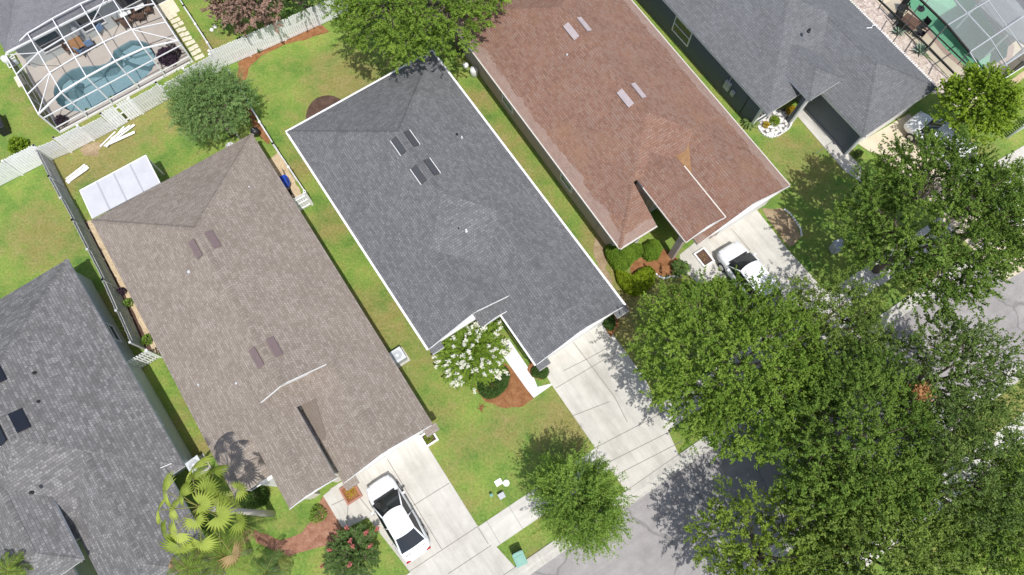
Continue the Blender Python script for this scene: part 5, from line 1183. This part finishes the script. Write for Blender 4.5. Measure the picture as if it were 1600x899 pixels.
def feather_palm(label, px, z, n, m, seed, L_=2.2, drop=1.1, group=None, lw=.03, ll=.44, trunk=True, dry=0, name='feather_palm'):
    t = P(*px, z); e = empty(name, (t.x, t.y, 0), label, 'palm tree', 0, group); r_ = np.random.default_rng(seed); C = []; D = []; dryC = []; dryD = []; st = MB()
    if trunk and z > .8: mb = MB(); mb.tube([(0, 0, 0), (0, 0, z * .5), (0, 0, z)], [.17, .13, .12], 10); mb.build('trunk', M['palm_bark'], e, True)
    for k in range(n):
        a = k * 2.399 + r_.uniform(-.2, .2); el0 = math.radians(78 - 60 * k / n); ln = L_ * r_.uniform(.8, 1.1); path = []; p = Vector((0, 0, z)); el = el0; ns = 10
        for j in range(ns + 1):
            path.append(p.copy()); p = p + Vector((math.cos(a) * math.cos(el), math.sin(a) * math.cos(el), math.sin(el))) * ln / ns; el -= drop * 1.9 / ns
        st.tube(path, [.022 - .0018 * j for j in range(ns + 1)], 5, False)
        isdry = k >= n - dry
        for j in range(3, 36):
            u = j / 36 * ns; i = min(int(u), ns - 1); q = path[i].lerp(path[i + 1], u - i); dd = (path[i + 1] - path[i]).normalized(); sd = dd.cross(Vector((0, 0, 1))).normalized()
            for s_ in (-1, 1):
                v = (sd * s_ * .85 + dd * .55 + Vector((0, 0, -.25 + r_.uniform(-.1, .1)))).normalized(); l_ = ll * (math.sin(math.pi * (.12 + .86 * j / 36)) ** .6)
                (dryC if isdry else C).append(q + v * l_ * .5); (dryD if isdry else D).append((v.x, v.y, v.z, l_))
    st.build('frond_stalk', M['hedge_stalk'], e)
    for nm, c, d, mm in (('fronds', C, D, m), ('dry_fronds', dryC, dryD, LM['tan'])):
        if not c: continue
        d = np.array(d); nn = len(d); leaf_object(nm, np.array(c), d[:, :3], d[:, 3], lw, r_.normal(.5, .16, nn), mm, e, 1.4)
    return e
fan_palm('tall fan palm with a pale bare trunk reaching over the mottled grey roof', (426, 803), (312, 792), 8.2, 19, LM['fan'], 93, 1.42)
feather_palm('feathery green palm below the fan palm at the bottom edge', (352, 868), 3.6, 17, LM['frond'], 92, 2.4, 1.0, None, .032, .52, dry=2)
feather_palm('feathery palm with yellowing fronds on the lower edge of the mottled grey roof', (296, 888), 4.2, 12, LM['frond'], 93, 1.5, 1.1, dry=3)
feather_palm('fine leaved low palm at the bottom edge left of the red flowering shrub', (418, 893), 1.6, 16, LM['crape_d'], 94, 1.5, 1.2, None, .026, .34)
feather_palm('bright green palm against the mottled grey roof at the lower left corner', (14, 893), 4.4, 14, LM['frond'], 95, 1.3, 1.2, None, .03, .34)
feather_palm('small dark sago palm at the entry of the red brown house', (1063, 419), .35, 22, LM['dark'], 96, .72, .9, None, .03, .2, False)
feather_palm('grassy spiky plant at the left end of the white rock bed', (1173, 191), .25, 26, LM['blue'], 97, .7, .9, None, .03, .12, False, name='spiky_plant')
def agave(label, px, r0, seed):
    p = P(*px); e = empty('agave', (p.x, p.y, 0), label, 'plant', 0, 'agaves on the pebble bed'); mb = MB(); tt = []; r_ = np.random.default_rng(seed)
    for k in range(20):
        a = k * 2.399; el = math.radians(70 - 55 * k / 20); dr = Vector((math.cos(a) * math.cos(el), math.sin(a) * math.cos(el), math.sin(el))); sd = dr.cross(Vector((0, 0, 1))).normalized(); L_ = r0 * r_.uniform(.85, 1.1); w_ = .075
        b = Vector((0, 0, .08)); m_ = b + dr * L_ * .5; t_ = b + dr * L_ + Vector((0, 0, -.06)); u = sd.cross(dr)
        mb.poly([b - sd * w_ * .6, m_ - sd * w_, m_ - u * .03, b - u * .02]); mb.poly([b - u * .02, m_ - u * .03, m_ + sd * w_, b + sd * w_ * .6]); mb.poly([m_ - sd * w_, t_, m_ - u * .03]); mb.poly([m_ - u * .03, t_, m_ + sd * w_]); tt += [float(np.clip(r_.normal(.5, .2), 0, 1))] * 14
    ob = mb.build('leaves', LM['agave'], e); ob.data.attributes.new('tint', 'FLOAT', 'POINT').data.foreach_set('value', np.array(tt, np.float32))
agave('smaller upper agave on the pebble bed beside the slate grey roof', (1402, 52), .62, 1); agave('larger lower agave on the pebble bed beside the slate grey roof', (1436, 82), .8, 2)
